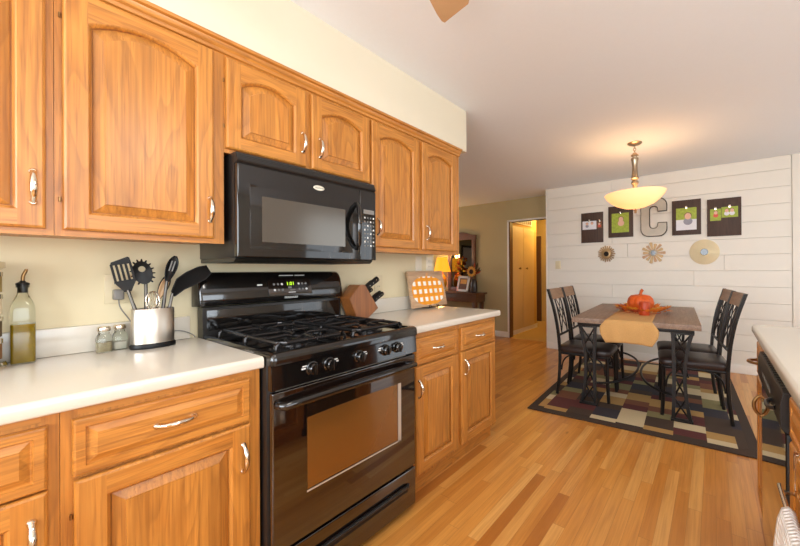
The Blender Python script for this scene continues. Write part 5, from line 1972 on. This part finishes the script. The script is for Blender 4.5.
for i, (x, z) in enumerate(prof):
    row = []
    for j in range(41):
        y = 0.12 + 0.40 * j / 40
        k = max(0, (i - 6) / 6)
        row.append((x + (0.009 * k * math.sin(j * 0.75) - 0.004 * k), y + 0.03 * k * (0.5 - j / 40) * -0.6, z))
    g.append(row)
b.sheet(g, TOWEL)
o = b.done('hand_towel', None, angle=90)
sd = o.modifiers.new('thickness', 'SOLIDIFY')
sd.thickness = 0.005
sd.offset = 1.0
tag(o, 'white waffle hand towel hanging on the chrome rail at lower right', 'towel')

# ------------------------------------------------------------------ ceiling fan (one blade tip in the picture)
fan = thing('ceiling_fan', 'ceiling fan of which one light wood blade tip shows at the top', 'fan', (1.305, -0.045, CZ))
b = MB()
b.lathe([(0, 0), (0.07, 0), (0.065, -0.03), (0.02, -0.05), (0.014, -0.06), (0.014, -0.15), (0.05, -0.17), (0.1, -0.185), (0.11, -0.22), (0.1, -0.27), (0.05, -0.29), (0, -0.29)], BNICKEL, (0, 0, -0.0005), 36)
b.done('motor_housing', fan)
b = MB()
b.lathe([(0, -0.29), (0.05, -0.29), (0.05, -0.33), (0.07, -0.345), (0, -0.345)], BNICKEL, (0, 0, 0), 28)
b.done('added_light_fitting', fan)  # unseen light kit, added to the fan to light the kitchen
b = MB()
b.lathe([(0.066, -0.3455), (0.1, -0.38), (0.105, -0.42), (0.085, -0.46), (0.04, -0.485), (0, -0.49)], BULBGLOW, (0, 0, 0), 32)
b.done('added_light_globe', fan)  # glowing globe of the added light kit
a0 = R(106)
for k in range(5):
    a = a0 + 2 * PI * k / 5
    M = Matrix.Rotation(a, 4, 'Z') @ Matrix.Rotation(R(9), 4, 'X')
    b = MB()
    out = [(0.19, -0.052), (0.49, -0.078), (0.51, -0.078), (0.525, -0.07), (0.60, 0.045), (0.612, 0.06), (0.6, 0.07), (0.56, 0.072), (0.19, 0.052)]
    b.prism(out, -0.256, -0.25, TRUNKBL, 'z', 0.001)
    bl = b.done('blade', fan, mat=M)
    b = MB()
    b.box((0.09, -0.018, -0.25), (0.25, 0.018, -0.244), BNICKEL, bev=0.002)
    b.done('blade_bracket', fan, mat=M)

# ------------------------------------------------------------------ outdoors beyond the windows
o = MB().box((4.35, -12, -0.25), (22, 14, -0.15), GRASS).done('lawn')
tag(o, None, None, None, 'structure')
o = MB().box((-8, -16, -0.25), (4.3, -3.2, -0.15), GRASS).done('lawn_behind')
tag(o, None, None, None, 'structure')
b = MB()
rh = random.Random(2)
for k in range(70):
    x, y, z = rh.uniform(8.5, 10.0), rh.uniform(-8, 12), rh.uniform(0.2, 1.9)
    r = rh.uniform(0.5, 0.9)
    t_ = bmesh.new()
    bmesh.ops.create_icosphere(t_, subdivisions=2, radius=r)
    for v in t_.verts:
        v.co = v.co * rh.uniform(0.85, 1.15) + Vector((x, y, z))
    b.merge(t_, HEDGE)
o = b.done('hedge')
tag(o, 'green hedge growing outside the patio door', 'hedge', None, 'stuff')
bpy.context.view_layer.update()
